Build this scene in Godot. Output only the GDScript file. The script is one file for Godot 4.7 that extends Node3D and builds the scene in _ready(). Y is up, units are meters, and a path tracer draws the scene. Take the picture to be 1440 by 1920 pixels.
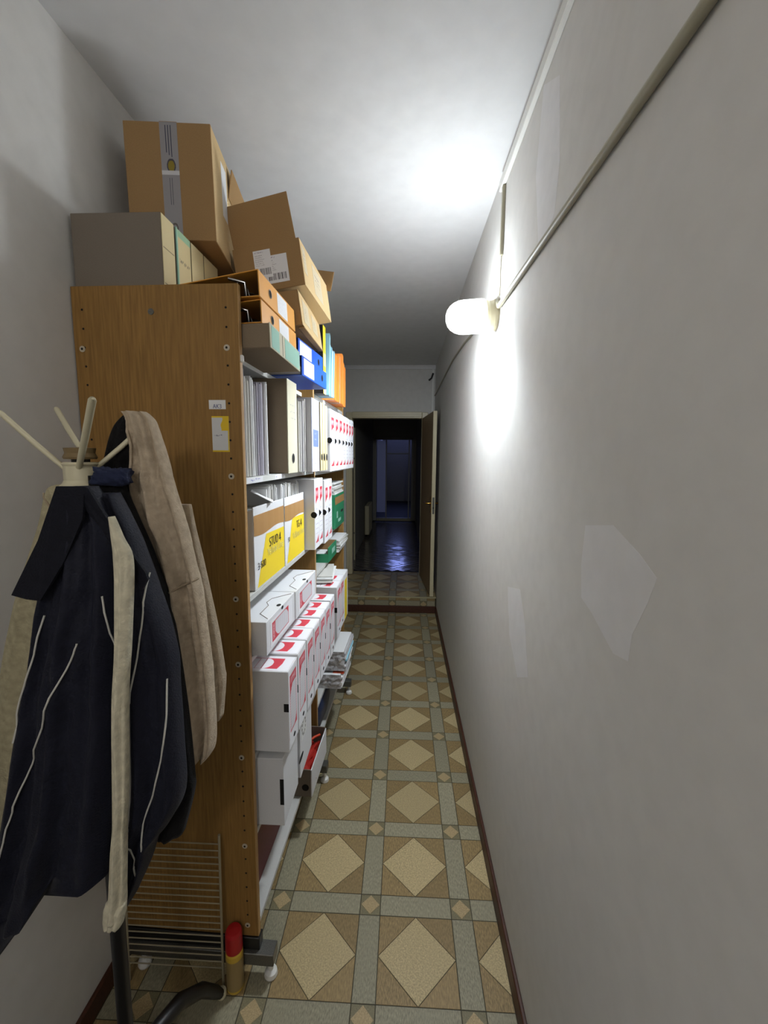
extends Node3D
# A narrow office corridor: file shelving and a coat stand on the left, a bare bulb on the right wall, a dark hall beyond.

const XR := 0.383      # right wall
const XL := -0.93      # left wall
const YC := 2.837      # ceiling
const ZE := -5.575     # end wall with the open door
const YS := 0.176      # raised floor behind the step
const DOWN := 0.44      # extra spot in the bulb, aimed down and along
const BULB := 0.044     # each of the two lights in the bulb
const UNSEEN_LAMP := 0.15     # unseen pendant lamp behind the viewer
const PITCH := 0.345   # floor pattern
var M := {}
var taken := {}
var rng := RandomNumberGenerator.new()
var wrinkle := FastNoiseLite.new()

func _ready():
	rng.seed = 11
	wrinkle.seed = 6
	wrinkle.frequency = 1.0
	wrinkle.fractal_octaves = 3
	# ---------------------------------------------------------------- camera, sky, exposure
	var cam := Camera3D.new()
	cam.name = "camera"
	cam.fov = rad_to_deg(2.0 * atan(960.0 / 813.6))
	cam.position = Vector3(0, 1.7086, 0)
	cam.basis = Basis.from_euler(Vector3(-0.1257, 0.0437, 0.0078), EULER_ORDER_YXZ)
	cam.near = 0.02
	cam.far = 60.0
	add_child(cam)
	cam.current = true
	var we := WorldEnvironment.new()
	we.name = "world_environment"
	var env := Environment.new()
	env.background_mode = Environment.BG_SKY
	var sky := Sky.new()
	var psm := ProceduralSkyMaterial.new()
	psm.sky_top_color = Color(0.05, 0.07, 0.16)
	psm.sky_horizon_color = Color(0.1, 0.13, 0.26)
	psm.ground_bottom_color = Color(0.03, 0.035, 0.06)
	psm.ground_horizon_color = Color(0.1, 0.13, 0.26)
	psm.sun_angle_max = 0.0
	sky.sky_material = psm
	env.sky = sky
	env.ambient_light_source = Environment.AMBIENT_SOURCE_SKY
	env.tonemap_mode = Environment.TONE_MAPPER_LINEAR
	env.tonemap_exposure = 3.5
	env.sdfgi_enabled = true
	env.ssao_enabled = true
	env.ssil_enabled = true
	we.environment = env
	add_child(we)
	make_materials()
	build_room()
	build_floor()
	build_door()
	build_hall()
	build_lamp()
	build_unseen_lamp()
	build_unit()
	build_top_things()
	build_row_binders()
	build_row_boxes()
	build_row_low()
	build_coat_stand()
	build_garments()
	build_small_things()

# ==================================================================== bookkeeping
func numbered(n: String) -> String:
	if not taken.has(n):
		taken[n] = 0
		return n
	taken[n] += 1
	return "%s_%03d" % [n, taken[n]]

func tag(o, label := "", category := "", group := "", kind := ""):
	if label != "": o.set_meta("label", label)
	if category != "": o.set_meta("category", category)
	if group != "": o.set_meta("group", group)
	if kind != "": o.set_meta("kind", kind)
	return o

func thing(called: String, label: String, category: String, at: Vector3, rot := Vector3.ZERO, group := "") -> Node3D:
	var o := Node3D.new()
	o.name = numbered(called)
	add_child(o)
	o.position = at
	o.basis = Basis.from_euler(rot, EULER_ORDER_YXZ)
	tag(o, label, category, group)
	return o

func put(called: String, st, mat, parent: Node3D, at := Vector3.ZERO, rot := Vector3.ZERO) -> MeshInstance3D:
	var o := MeshInstance3D.new()
	o.name = called if parent != self else numbered(called)
	o.mesh = st if st is Mesh else st.commit()
	o.material_override = mat
	o.position = at
	o.basis = Basis.from_euler(rot, EULER_ORDER_YXZ)
	o.cast_shadow = GeometryInstance3D.SHADOW_CASTING_SETTING_ON
	parent.add_child(o, true)
	return o

func structure(called: String, st, mat) -> MeshInstance3D:
	var o := put(called, st, mat, self)
	tag(o, "", "", "", "structure")
	return o

# ==================================================================== shapes
func mb() -> SurfaceTool:
	var st := SurfaceTool.new()
	st.begin(Mesh.PRIMITIVE_TRIANGLES)
	return st

func vert(st, p, n, uv := Vector2.ZERO):
	st.set_normal(n)
	st.set_uv(uv)
	st.add_vertex(p)

# a, b, c, d run counter-clockwise seen from the side that n points to
func quad(st, a, b, c, d, n = null, ua := Vector2(0, 1), ub := Vector2(1, 1), uc := Vector2(1, 0), ud := Vector2(0, 0)):
	if n == null: n = (b - a).cross(d - a).normalized()
	vert(st, a, n, ua); vert(st, c, n, uc); vert(st, b, n, ub)
	vert(st, a, n, ua); vert(st, d, n, ud); vert(st, c, n, uc)

func tri(st, a, b, c, n = null):
	if n == null: n = (b - a).cross(c - a).normalized()
	vert(st, a, n); vert(st, c, n); vert(st, b, n)

# box between two corners with chamfered edges
func box(st, lo: Vector3, hi: Vector3, ch := 0.001, xf := Transform3D.IDENTITY):
	var c := (lo + hi) * 0.5
	var h := (hi - lo) * 0.5
	ch = minf(ch, minf(h.x, minf(h.y, h.z)) * 0.8)
	for ax in 3:
		var u := (ax + 1) % 3
		var v := (ax + 2) % 3
		for s in [-1.0, 1.0]:
			var n := Vector3.ZERO
			n[ax] = s
			var pts := []
			for k in [[-1, -1], [1, -1], [1, 1], [-1, 1]]:
				var p := Vector3.ZERO
				p[ax] = s * h[ax]
				p[u] = k[0] * (h[u] - ch)
				p[v] = k[1] * (h[v] - ch)
				pts.append(xf * (c + p))
			var nn := (xf.basis * n).normalized()
			if s > 0: quad(st, pts[0], pts[1], pts[2], pts[3], nn)
			else: quad(st, pts[3], pts[2], pts[1], pts[0], nn)
			if ch > 0.0:
				for s2 in [-1.0, 1.0]:   # chamfer between face (ax, s) and face (u, s2)
					var q := []
					for k in [-1.0, 1.0]:
						var p1 := Vector3.ZERO
						p1[ax] = s * h[ax]; p1[u] = s2 * (h[u] - ch); p1[v] = k * (h[v] - ch)
						var p2 := Vector3.ZERO
						p2[ax] = s * (h[ax] - ch); p2[u] = s2 * h[u]; p2[v] = k * (h[v] - ch)
						q.append(xf * (c + p1)); q.append(xf * (c + p2))
					var m := Vector3.ZERO
					m[ax] = s; m[u] = s2
					m = (xf.basis * m).normalized()
					if s * s2 > 0: quad(st, q[0], q[1], q[3], q[2], m)
					else: quad(st, q[1], q[0], q[2], q[3], m)
	if ch > 0.0:
		for sx in [-1.0, 1.0]:
			for sy in [-1.0, 1.0]:
				for sz in [-1.0, 1.0]:
					var a := xf * (c + Vector3(sx * h.x, sy * (h.y - ch), sz * (h.z - ch)))
					var b := xf * (c + Vector3(sx * (h.x - ch), sy * h.y, sz * (h.z - ch)))
					var d := xf * (c + Vector3(sx * (h.x - ch), sy * (h.y - ch), sz * h.z))
					var n := (xf.basis * Vector3(sx, sy, sz)).normalized()
					if sx * sy * sz > 0: tri(st, a, b, d, n)
					else: tri(st, a, d, b, n)

func box_mesh(lo, hi, ch := 0.001) -> SurfaceTool:
	var st := mb()
	box(st, lo, hi, ch)
	return st

func frame_of(d: Vector3) -> Array:
	var a := Vector3.UP if absf(d.y) < 0.9 else Vector3.RIGHT
	var x := a.cross(d).normalized()
	return [x, d.cross(x).normalized()]

# tube along points, one radius per point, closed ends
func tube(st, pts: Array, rad, sides := 10):
	var n := pts.size()
	var rings := []
	var fr := []
	for i in n:
		var d: Vector3 = (pts[mini(i + 1, n - 1)] - pts[maxi(i - 1, 0)]).normalized()
		if i == 0: fr = frame_of(d)
		else:
			var x: Vector3 = (fr[0] - d * d.dot(fr[0])).normalized()
			fr = [x, d.cross(x).normalized()]
		var r: float = rad[i] if rad is Array else rad
		var ring := []
		for k in sides:
			var t := TAU * k / sides
			var o: Vector3 = fr[0] * cos(t) + fr[1] * sin(t)
			ring.append([pts[i] + o * r, o])
		rings.append(ring)
	for i in n - 1:
		for k in sides:
			var a = rings[i][k]
			var b = rings[i][(k + 1) % sides]
			var c = rings[i + 1][(k + 1) % sides]
			var d = rings[i + 1][k]
			vert(st, a[0], a[1]); vert(st, c[0], c[1]); vert(st, b[0], b[1])
			vert(st, a[0], a[1]); vert(st, d[0], d[1]); vert(st, c[0], c[1])
	for e in [0, n - 1]:
		var nd: Vector3 = (pts[0] - pts[1]).normalized() if e == 0 else (pts[n - 1] - pts[n - 2]).normalized()
		for k in sides:
			var a = rings[e][k][0]
			var b = rings[e][(k + 1) % sides][0]
			if e == 0: tri(st, pts[e], b, a, nd)
			else: tri(st, pts[e], a, b, nd)

# lathe round the local y axis; profile of [radius, y] from the bottom up
func lathe(st, prof: Array, sides := 24, xf := Transform3D.IDENTITY):
	for i in prof.size() - 1:
		var p0: Array = prof[i]
		var p1: Array = prof[i + 1]
		var sl := Vector2(p1[1] - p0[1], p0[0] - p1[0]).normalized()
		for k in sides:
			var t0 := TAU * k / sides
			var t1 := TAU * (k + 1) / sides
			var d0 := Vector3(cos(t0), 0, sin(t0))
			var d1 := Vector3(cos(t1), 0, sin(t1))
			var a: Vector3 = d0 * p0[0] + Vector3.UP * p0[1]
			var b: Vector3 = d1 * p0[0] + Vector3.UP * p0[1]
			var c: Vector3 = d1 * p1[0] + Vector3.UP * p1[1]
			var d: Vector3 = d0 * p1[0] + Vector3.UP * p1[1]
			var na := (xf.basis * (d0 * sl.x + Vector3.UP * sl.y)).normalized()
			var nb := (xf.basis * (d1 * sl.x + Vector3.UP * sl.y)).normalized()
			vert(st, xf * a, na); vert(st, xf * b, nb); vert(st, xf * c, nb)
			vert(st, xf * a, na); vert(st, xf * c, nb); vert(st, xf * d, na)

# flat slab in the local xz plane, upper side at y = 0, edges bevelled by bev
func slab(poly: PackedVector2Array, thick: float, bev := 0.0015) -> SurfaceTool:
	var st := mb()
	if poly_area(poly) < 0.0: poly.reverse()
	var inner := poly
	if bev > 0.0:
		var off := Geometry2D.offset_polygon(poly, -bev, Geometry2D.JOIN_MITER)
		if off.size() == 1 and off[0].size() == poly.size():
			inner = off[0]
			if poly_area(inner) < 0.0: inner.reverse()
			var best := 0
			for k in inner.size():
				if inner[k].distance_to(poly[0]) < inner[best].distance_to(poly[0]): best = k
			var turned := PackedVector2Array()
			for k in inner.size(): turned.append(inner[(best + k) % inner.size()])
			inner = turned
	var ix := Geometry2D.triangulate_polygon(inner)
	for k in range(0, ix.size(), 3):
		var a := Vector3(inner[ix[k]].x, 0, inner[ix[k]].y)
		var b := Vector3(inner[ix[k + 1]].x, 0, inner[ix[k + 1]].y)
		var c := Vector3(inner[ix[k + 2]].x, 0, inner[ix[k + 2]].y)
		if (b - a).cross(c - a).y > 0: tri(st, a, b, c, Vector3.UP)
		else: tri(st, a, c, b, Vector3.UP)
	var n := poly.size()
	for i in n:
		var j := (i + 1) % n
		var a := Vector3(inner[i].x, 0, inner[i].y)
		var b := Vector3(inner[j].x, 0, inner[j].y)
		var c := Vector3(poly[j].x, -bev, poly[j].y)
		var d := Vector3(poly[i].x, -bev, poly[i].y)
		var e := Vector3(poly[j].x, -thick, poly[j].y)
		var f := Vector3(poly[i].x, -thick, poly[i].y)
		var out := Vector3(poly[j].y - poly[i].y, 0, poly[i].x - poly[j].x).normalized()
		if bev > 0.0: quad(st, c, d, a, b, (out + Vector3.UP).normalized())
		quad(st, e, f, d, c, out)
	return st

# a thin sheet that faces the corridor (+x): y0..y1, z from za (near) to zb (far); u runs from near to far
func sheet_x(x: float, y0: float, y1: float, za: float, zb: float, turned := false, thick := 0.0006) -> SurfaceTool:
	var st := mb()
	var a := Vector3(x + thick, y0, za)
	var b := Vector3(x + thick, y0, zb)
	var c := Vector3(x + thick, y1, zb)
	var d := Vector3(x + thick, y1, za)
	if turned: quad(st, a, b, c, d, Vector3.RIGHT, Vector2(0, 0), Vector2(0, 1), Vector2(1, 1), Vector2(1, 0))
	else: quad(st, a, b, c, d, Vector3.RIGHT)
	var o := Vector3(-thick, 0, 0)
	quad(st, a + o, b + o, b, a, Vector3.DOWN)
	quad(st, d, c, c + o, d + o, Vector3.UP)
	quad(st, a, d, d + o, a + o, Vector3.BACK)
	quad(st, b, b + o, c + o, c, Vector3.FORWARD)
	return st

# a thin sheet that faces the camera side (+z)
func sheet_z(z: float, x0: float, x1: float, y0: float, y1: float, thick := 0.0006) -> SurfaceTool:
	var st := mb()
	var a := Vector3(x0, y0, z + thick)
	var b := Vector3(x1, y0, z + thick)
	var c := Vector3(x1, y1, z + thick)
	var d := Vector3(x0, y1, z + thick)
	quad(st, a, b, c, d, Vector3.BACK)
	var o := Vector3(0, 0, -thick)
	quad(st, a + o, b + o, b, a, Vector3.DOWN)
	quad(st, d, c, c + o, d + o, Vector3.UP)
	quad(st, a + o, a, d, d + o, Vector3.LEFT)
	quad(st, b, b + o, c + o, c, Vector3.RIGHT)
	return st

# a thin sheet that lies on top (+y): u from front (x1) backwards is v
func sheet_y(y: float, x0: float, x1: float, za: float, zb: float, thick := 0.0006) -> SurfaceTool:
	var st := mb()
	var a := Vector3(x0, y + thick, za)
	var b := Vector3(x1, y + thick, za)
	var c := Vector3(x1, y + thick, zb)
	var d := Vector3(x0, y + thick, zb)
	quad(st, a, b, c, d, Vector3.UP)
	var o := Vector3(0, -thick, 0)
	quad(st, a + o, b + o, b, a, Vector3.BACK)
	quad(st, b + o, c + o, c, b, Vector3.RIGHT)
	quad(st, c + o, d + o, d, c, Vector3.FORWARD)
	quad(st, d + o, a + o, a, d, Vector3.LEFT)
	return st

# round disc with depth whose face looks along dir
func disc(st, at: Vector3, dir: Vector3, r: float, depth: float, sides := 16, squash := 1.0):
	var fr := frame_of(dir)
	var ring := []
	for k in sides:
		var t := TAU * k / sides
		ring.append(fr[0] * cos(t) * r + fr[1] * sin(t) * r * squash)
	for k in sides:
		var a: Vector3 = ring[k]
		var b: Vector3 = ring[(k + 1) % sides]
		tri(st, at + dir * depth, at + a + dir * depth, at + b + dir * depth, dir)
		quad(st, at + a, at + b, at + b + dir * depth, at + a + dir * depth, ((a + b) * 0.5).normalized())

func lettering(text: String, height: float, mat, parent: Node3D, at: Vector3, rot: Vector3, called := "lettering", font := "Droid Sans"):
	var tm := TextMesh.new()
	var sf := SystemFont.new()
	sf.font_names = PackedStringArray([font])
	tm.font = sf
	tm.text = text
	tm.font_size = 32
	tm.pixel_size = height / 24.0
	tm.depth = 0.0005
	tm.curve_step = 2.0
	return put(called, tm, mat, parent, at, rot)

# ==================================================================== textures and materials
func noise_image(sz: int, freq: float, lo: float, hi: float, sd: int, sx := 1.0, sy := 1.0, oct := 4) -> Image:
	var n := FastNoiseLite.new()
	n.seed = sd
	n.noise_type = FastNoiseLite.TYPE_SIMPLEX_SMOOTH
	n.frequency = freq
	n.fractal_octaves = oct
	var im := Image.create(sz, sz, true, Image.FORMAT_RGB8)
	for y in sz:
		for x in sz:
			# blended over the border so that it repeats
			var fx := float(x) / sz
			var fy := float(y) / sz
			var a := n.get_noise_2d(x * sx, y * sy)
			var b := n.get_noise_2d((x - sz) * sx, y * sy)
			var c := n.get_noise_2d(x * sx, (y - sz) * sy)
			var d := n.get_noise_2d((x - sz) * sx, (y - sz) * sy)
			var v := lerpf(lerpf(a, b, fx), lerpf(c, d, fx), fy) * 0.5 + 0.5
			v = lerpf(lo, hi, clampf((v - 0.25) * 2.0, 0, 1))
			im.set_pixel(x, y, Color(v, v, v))
	im.generate_mipmaps()
	return im

func tex(im: Image) -> ImageTexture:
	return ImageTexture.create_from_image(im)

func mat(c: Color, rough := 0.8, t = null, scale := 1.0, nrm = null, nscale := 0.3, spec := 0.5, metal := 0.0, world := true) -> StandardMaterial3D:
	var m := StandardMaterial3D.new()
	m.albedo_color = c
	m.roughness = rough
	m.metallic = metal
	m.metallic_specular = spec
	if t != null or nrm != null:
		m.uv1_triplanar = true
		m.uv1_world_triplanar = world
		m.uv1_scale = Vector3.ONE * scale
	if t != null: m.albedo_texture = t
	if nrm != null:
		m.normal_enabled = true
		m.normal_texture = nrm
		m.normal_scale = nscale
	return m

func rgb(r: int, g: int, b: int) -> Color:
	return Color(r / 255.0, g / 255.0, b / 255.0)

func printed(im: Image, rough := 0.6) -> StandardMaterial3D:
	var m := StandardMaterial3D.new()
	im.generate_mipmaps()
	m.albedo_texture = tex(im)
	m.roughness = rough
	return m

func blank(w: int, h: int, c: Color) -> Image:
	var im := Image.create(w, h, true, Image.FORMAT_RGB8)
	im.fill(c)
	return im

func fill(im: Image, x0: float, y0: float, x1: float, y1: float, c: Color):
	var w := im.get_width()
	var h := im.get_height()
	im.fill_rect(Rect2i(int(x0 * w), int(y0 * h), maxi(1, int((x1 - x0) * w)), maxi(1, int((y1 - y0) * h))), c)

# short strokes that read as a line of small writing
func scribble(im: Image, x0: float, y0: float, x1: float, y1: float, c: Color, sd: int, dense := 0.55):
	var r := RandomNumberGenerator.new()
	r.seed = sd
	var w := im.get_width()
	var h := im.get_height()
	for x in range(int(x0 * w), int(x1 * w)):
		if r.randf() < dense:
			var a := r.randf_range(0.0, 0.5)
			fill(im, float(x) / w, lerpf(y0, y1, a), float(x + 1) / w, lerpf(y0, y1, a + r.randf_range(0.25, 0.5)), c)

func archive_front(kind: int) -> Image:
	var W := 96
	var H := 240
	var white := rgb(232, 232, 236)
	var red := rgb(205, 58, 72)
	var im := blank(W, H, white)
	var grey := rgb(170, 168, 176)
	for y in H:
		for x in W:
			var u := (x + 0.5) / W
			var v := (y + 0.5) / H
			var c := white
			if kind == 0:
				if u > 0.13 and u < 0.87 and v > 0.07 and v < 0.80:
					if v < 0.20: c = rgb(214, 120, 130) if u > 0.2 and u < 0.8 and v > 0.09 and v < 0.185 else red
					elif u < 0.16 + 0.28 * pow(maxf(0.0, 1.0 - (v - 0.20) / 0.17), 2.0): c = red
					elif u > 0.84 - 0.3 * pow(maxf(0.0, (v - 0.64) / 0.16), 2.0): c = red
					elif v > 0.785: c = red
					elif u < 0.155 or u > 0.845: c = red
					elif fmod(v * 30.0, 1.0) < 0.22: c = grey
					else: c = rgb(226, 222, 226)
			else:
				if u > 0.2 and u < 0.85 and v > 0.11 and v < 0.27: c = red
				elif u > 0.2 and v >= 0.27 and v < 0.36 and u < 0.2 + 0.62 * pow(1.0 - (v - 0.27) / 0.09, 1.6): c = red
				elif u > 0.2 and u < 0.85 and v > 0.82 and v < 0.93 and v > 0.91 - 0.09 * pow((u - 0.2) / 0.65, 1.7): c = red
				elif u > 0.2 and u < 0.85 and v > 0.40 and v < 0.82 and fmod(v * 14.0, 1.0) < 0.13: c = rgb(206, 200, 210)
				elif v > 0.40 and v < 0.82 and absf(u - 0.5) < 0.012: c = rgb(206, 200, 210)
			im.set_pixel(x, y, c)
	if kind == 0:
		scribble(im, 0.24, 0.105, 0.76, 0.17, rgb(242, 214, 218), 5)
	else:
		fill(im, 0.28, 0.15, 0.78, 0.235, rgb(222, 130, 140))
		scribble(im, 0.3, 0.16, 0.76, 0.225, rgb(246, 225, 228), 7)
		scribble(im, 0.3, 0.035, 0.72, 0.075, rgb(120, 120, 170), 9)
		scribble(im, 0.3, 0.41, 0.6, 0.44, rgb(110, 110, 165), 19)
		scribble(im, 0.3, 0.50, 0.7, 0.54, rgb(110, 110, 165), 21)
	return im

func archive_top() -> Image:
	var white := rgb(232, 232, 236)
	var red := rgb(212, 62, 76)
	var W := 144
	var H := 96
	var im := blank(W, H, white)
	for y in H:
		for x in W:
			var u := (x + 0.5) / W    # towards the front
			var v := (y + 0.5) / H
			var c := white
			var in_frame := u > 0.10 and u < 0.80 and v > 0.14 and v < 0.88
			if in_frame:
				var edge := u < 0.115 or v < 0.165 or v > 0.86
				if edge: c = rgb(196, 110, 124)
				if absf(u - 0.40) < 0.008: c = rgb(196, 130, 142)
				if absf(u - 0.25) < 0.006: c = rgb(206, 160, 170)
				var q := clampf((v - 0.52) / 0.36, -1.0, 1.0)
				var left := 0.40 + 0.20 * sqrt(1.0 - q * q)      # round end of the white field
				var right := 0.80 - 0.05 * clampf((v - 0.5) / 0.36, 0.0, 1.0)
				if v > 0.16 and v < 0.86 and u > left and u < right: c = red
				elif u >= right: c = white
			im.set_pixel(x, y, c)
	return im

func make_materials():
	var plaster := noise_image(256, 0.06, 0.975, 1.0, 3)
	var fine := tex(noise_image(256, 0.25, 0.93, 1.0, 17))
	var bump := noise_image(256, 0.16, 0.0, 1.0, 8, 1, 1, 3)
	var bump_n := bump.duplicate()
	bump_n.bump_map_to_normal_map(2.0)
	bump_n.generate_mipmaps()
	var tn := tex(bump_n)
	var tp := tex(plaster)
	M.wall = mat(rgb(214, 212, 208), 0.92, tp, 0.8, null, 0.1, 0.2)
	M.wall_patch = mat(rgb(223, 222, 222), 0.92, tp, 0.8, null, 0.1, 0.2)
	M.ceiling = mat(rgb(224, 224, 224), 0.95, tp, 0.6, null, 0.1, 0.2)
	M.hall_wall = mat(rgb(176, 172, 164), 0.85, tp, 0.8)
	var speck := tex(noise_image(256, 0.22, 0.74, 1.0, 21, 1, 1, 4))
	var streak := tex(noise_image(256, 0.08, 0.72, 1.0, 25, 3.0, 0.7, 4))
	M.diamond = []; M.triangle = []; M.strip = []
	for k in 3:
		var f := 1.0 - 0.035 * k
		M.diamond.append(mat(rgb(214, 192, 144) * Color(f, f, f), 0.5, speck, 2.3 + 0.3 * k, null, 0.3, 0.4))
		M.triangle.append(mat(rgb(172, 146, 100) * Color(f, f, f), 0.5, streak, 3.0 + 0.4 * k, null, 0.3, 0.4))
		M.strip.append(mat(rgb(178, 170, 142) * Color(f, f, f), 0.5, streak, 3.4 + 0.4 * k, null, 0.3, 0.4))
	M.corner = mat(rgb(140, 131, 100), 0.5, speck, 3.0, null, 0.3, 0.4)
	M.corner_d = mat(rgb(196, 172, 128), 0.5, speck, 3.4, null, 0.3, 0.4)
	M.joint = mat(rgb(70, 64, 44), 0.7, speck, 3.0)
	M.nosing = mat(rgb(196, 186, 148), 0.45, speck, 4.0)
	M.skirting = mat(rgb(82, 44, 27), 0.5, streak, 2.0)
	M.hall_tile = mat(rgb(116, 108, 104), 0.16, speck, 4.0, null, 0.3, 0.6)
	M.hall_tile2 = mat(rgb(96, 90, 88), 0.16, speck, 4.0, null, 0.3, 0.6)
	M.hall_joint = mat(rgb(26, 24, 24), 0.6)
	var grain := tex(noise_image(512, 0.02, 0.80, 1.0, 31, 9.0, 0.45, 5))
	M.wood = mat(rgb(160, 121, 66), 0.55, grain, 1.3, null, 0.3, 0.35)
	M.wood_edge = mat(rgb(190, 148, 92), 0.5, grain, 3.0)
	M.board = mat(rgb(200, 200, 196), 0.6, fine, 5.0)
	M.hole = mat(rgb(16, 14, 13), 0.9)
	M.pin = mat(rgb(190, 180, 160), 0.4, null, 1.0, null, 0.3, 0.6)
	M.steel = mat(rgb(120, 118, 112), 0.4, speck, 4.0, null, 0.3, 0.5, 0.6)
	M.chrome = mat(rgb(200, 200, 202), 0.18, null, 1.0, null, 0.3, 0.5, 1.0)
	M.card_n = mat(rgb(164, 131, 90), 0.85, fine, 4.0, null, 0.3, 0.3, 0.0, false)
	M.card_light = mat(rgb(212, 184, 138), 0.85, fine, 4.0, null, 0.3, 0.3, 0.0, false)  # paler tone of the same card for carton sides facing the lamp
	M.greycard = mat(rgb(128, 118, 106), 0.85, fine, 5.0, null, 0.3, 0.3, 0.0, false)
	M.white_card = mat(rgb(226, 226, 228), 0.75, fine, 6.0, null, 0.3, 0.3, 0.0, false)
	M.paper = mat(rgb(224, 224, 224), 0.85)
	M.paper2 = mat(rgb(198, 196, 190), 0.85)
	M.paper3 = mat(rgb(176, 174, 176), 0.85)
	M.lilac = mat(rgb(170, 166, 178), 0.6)
	M.beige = mat(rgb(206, 200, 176), 0.7, fine, 5.0, null, 0.3, 0.3, 0.0, false)
	M.beige_side = mat(rgb(136, 120, 100), 0.8, fine, 5.0, null, 0.3, 0.3, 0.0, false)
	M.cream_spine = mat(rgb(216, 200, 156), 0.75, fine, 5.0, null, 0.3, 0.3, 0.0, false)
	M.teal = mat(rgb(146, 190, 172), 0.7)
	M.blue = mat(rgb(34, 92, 206), 0.4)
	M.orange = mat(rgb(226, 158, 62), 0.45)
	M.orange_folder = mat(rgb(236, 138, 52), 0.8)
	M.blue_folder = mat(rgb(150, 200, 218), 0.8)
	M.rust_folder = mat(rgb(184, 108, 66), 0.8)
	M.yellow = mat(rgb(236, 206, 40), 0.6)
	M.yellow_pale = mat(rgb(240, 232, 150), 0.6)
	M.green = mat(rgb(34, 124, 84), 0.6)
	M.tape = mat(rgb(176, 134, 84), 0.35)
	M.black_plastic = mat(rgb(22, 22, 23), 0.4)
	M.dark = mat(rgb(34, 30, 30), 0.6)
	M.maroon = mat(rgb(96, 28, 26), 0.6)
	M.ink = mat(rgb(30, 28, 34), 0.7)
	M.ink_blue = mat(rgb(70, 74, 130), 0.7)
	M.pale_ink = mat(rgb(240, 226, 130), 0.6)
	M.red_cloth = mat(rgb(172, 36, 26), 0.55)
	M.red_strap = mat(rgb(206, 74, 40), 0.5)
	M.navy_bag = mat(rgb(26, 40, 74), 0.5)
	M.ivory = mat(rgb(206, 198, 168), 0.4)
	M.ivory_brown = mat(rgb(120, 100, 66), 0.5)
	M.black_iron = mat(rgb(20, 18, 18), 0.45)
	M.wire = mat(rgb(150, 140, 116), 0.4)
	M.red_cap = mat(rgb(170, 24, 30), 0.4)
	M.can = mat(rgb(206, 170, 62), 0.4)
	M.can_label = mat(rgb(150, 128, 84), 0.45)
	M.cream_paint = mat(rgb(206, 194, 160), 0.35, null, 1.0, null, 0.3, 0.5)
	M.door_face = mat(rgb(150, 124, 92), 0.5, grain, 2.0)
	M.brass = mat(rgb(196, 150, 70), 0.25, null, 1.0, null, 0.3, 0.5, 1.0)
	M.white_plastic = mat(rgb(222, 221, 216), 0.45)
	M.old_plastic = mat(rgb(158, 152, 130), 0.45)
	var weave := noise_image(256, 0.30, 0.0, 1.0, 41, 1, 1, 2)
	var wv: Image = weave.duplicate()
	wv.bump_map_to_normal_map(2.5)
	wv.generate_mipmaps()
	var tw := tex(wv)
	var tc := tex(noise_image(256, 0.06, 0.80, 1.0, 43))
	M.navy = mat(rgb(25, 27, 42), 0.7, tc, 3.0, tw, 0.3, 0.35)
	M.navy_dark = mat(rgb(20, 21, 31), 0.8, tc, 3.0, tw, 0.3, 0.3)
	M.black_cloth = mat(rgb(24, 23, 24), 0.85, tc, 3.0, tw, 0.3, 0.25)
	M.beige_cloth = mat(rgb(196, 178, 154), 0.85, tc, 3.0, tw, 0.4, 0.25)
	M.beige_dark = mat(rgb(176, 158, 134), 0.85, tc, 3.0, tw, 0.4, 0.25)
	M.khaki = mat(rgb(186, 176, 144), 0.85, tc, 3.0, tw, 0.4, 0.25)
	M.cream_cloth = mat(rgb(222, 214, 188), 0.85, tc, 3.0, tw, 0.35, 0.25)
	M.denim = mat(rgb(46, 52, 78), 0.85, tc, 4.0, tw, 0.4, 0.25)
	M.piping = mat(rgb(196, 194, 186), 0.7)
	for m in [M.navy, M.navy_dark, M.black_cloth, M.beige_cloth, M.beige_dark, M.khaki, M.cream_cloth, M.denim]:
		m.rim_enabled = true
		m.rim = 0.25
		m.rim_tint = 0.5
	M.archive = printed(archive_front(0))
	M.archive_b = printed(archive_front(1))
	M.archive_top = printed(archive_top())
	var im := blank(96, 96, rgb(228, 228, 232))   # parcel label
	scribble(im, 0.1, 0.06, 0.6, 0.12, rgb(90, 70, 120), 50)
	for k in 6: scribble(im, 0.08, 0.18 + k * 0.07, 0.5 + 0.06 * (k % 3), 0.22 + k * 0.07, rgb(96, 92, 104), 51 + k)
	var r := RandomNumberGenerator.new()
	r.seed = 4
	var bx := 0.30
	while bx < 0.92:
		var bw := r.randf_range(0.01, 0.035)
		fill(im, bx, 0.66, bx + bw, 0.90, rgb(44, 42, 48))
		bx += bw + r.randf_range(0.012, 0.03)
	M.parcel = printed(im)
	im = blank(48, 192, rgb(150, 146, 148))   # parcel tape print
	for k in 3: fill(im, 0.32 + k * 0.15, 0.03, 0.37 + k * 0.15, 0.26 + 0.02 * k, rgb(44, 44, 66))
	for k in 2: fill(im, 0.42 + k * 0.14, 0.47, 0.46 + k * 0.14, 0.70, rgb(52, 50, 66))
	for y in 192:
		for x in 48:
			var d1 := Vector2((x / 48.0 - 0.55) * 48, y - 70.0).length()
			var d2 := Vector2((x / 48.0 - 0.55) * 48, y - 172.0).length()
			if d1 < 9.0: im.set_pixel(x, y, rgb(140, 122, 40))
			elif d1 < 12.0: im.set_pixel(x, y, rgb(70, 66, 76))
			if d2 > 6.0 and d2 < 9.0: im.set_pixel(x, y, rgb(96, 90, 84))
	fill(im, 0.0, 0.41, 1.0, 0.45, rgb(206, 204, 206))
	M.tape_print = printed(im, 0.25)
	im = blank(64, 96, rgb(228, 228, 232))   # binder label with a ruled form
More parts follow.
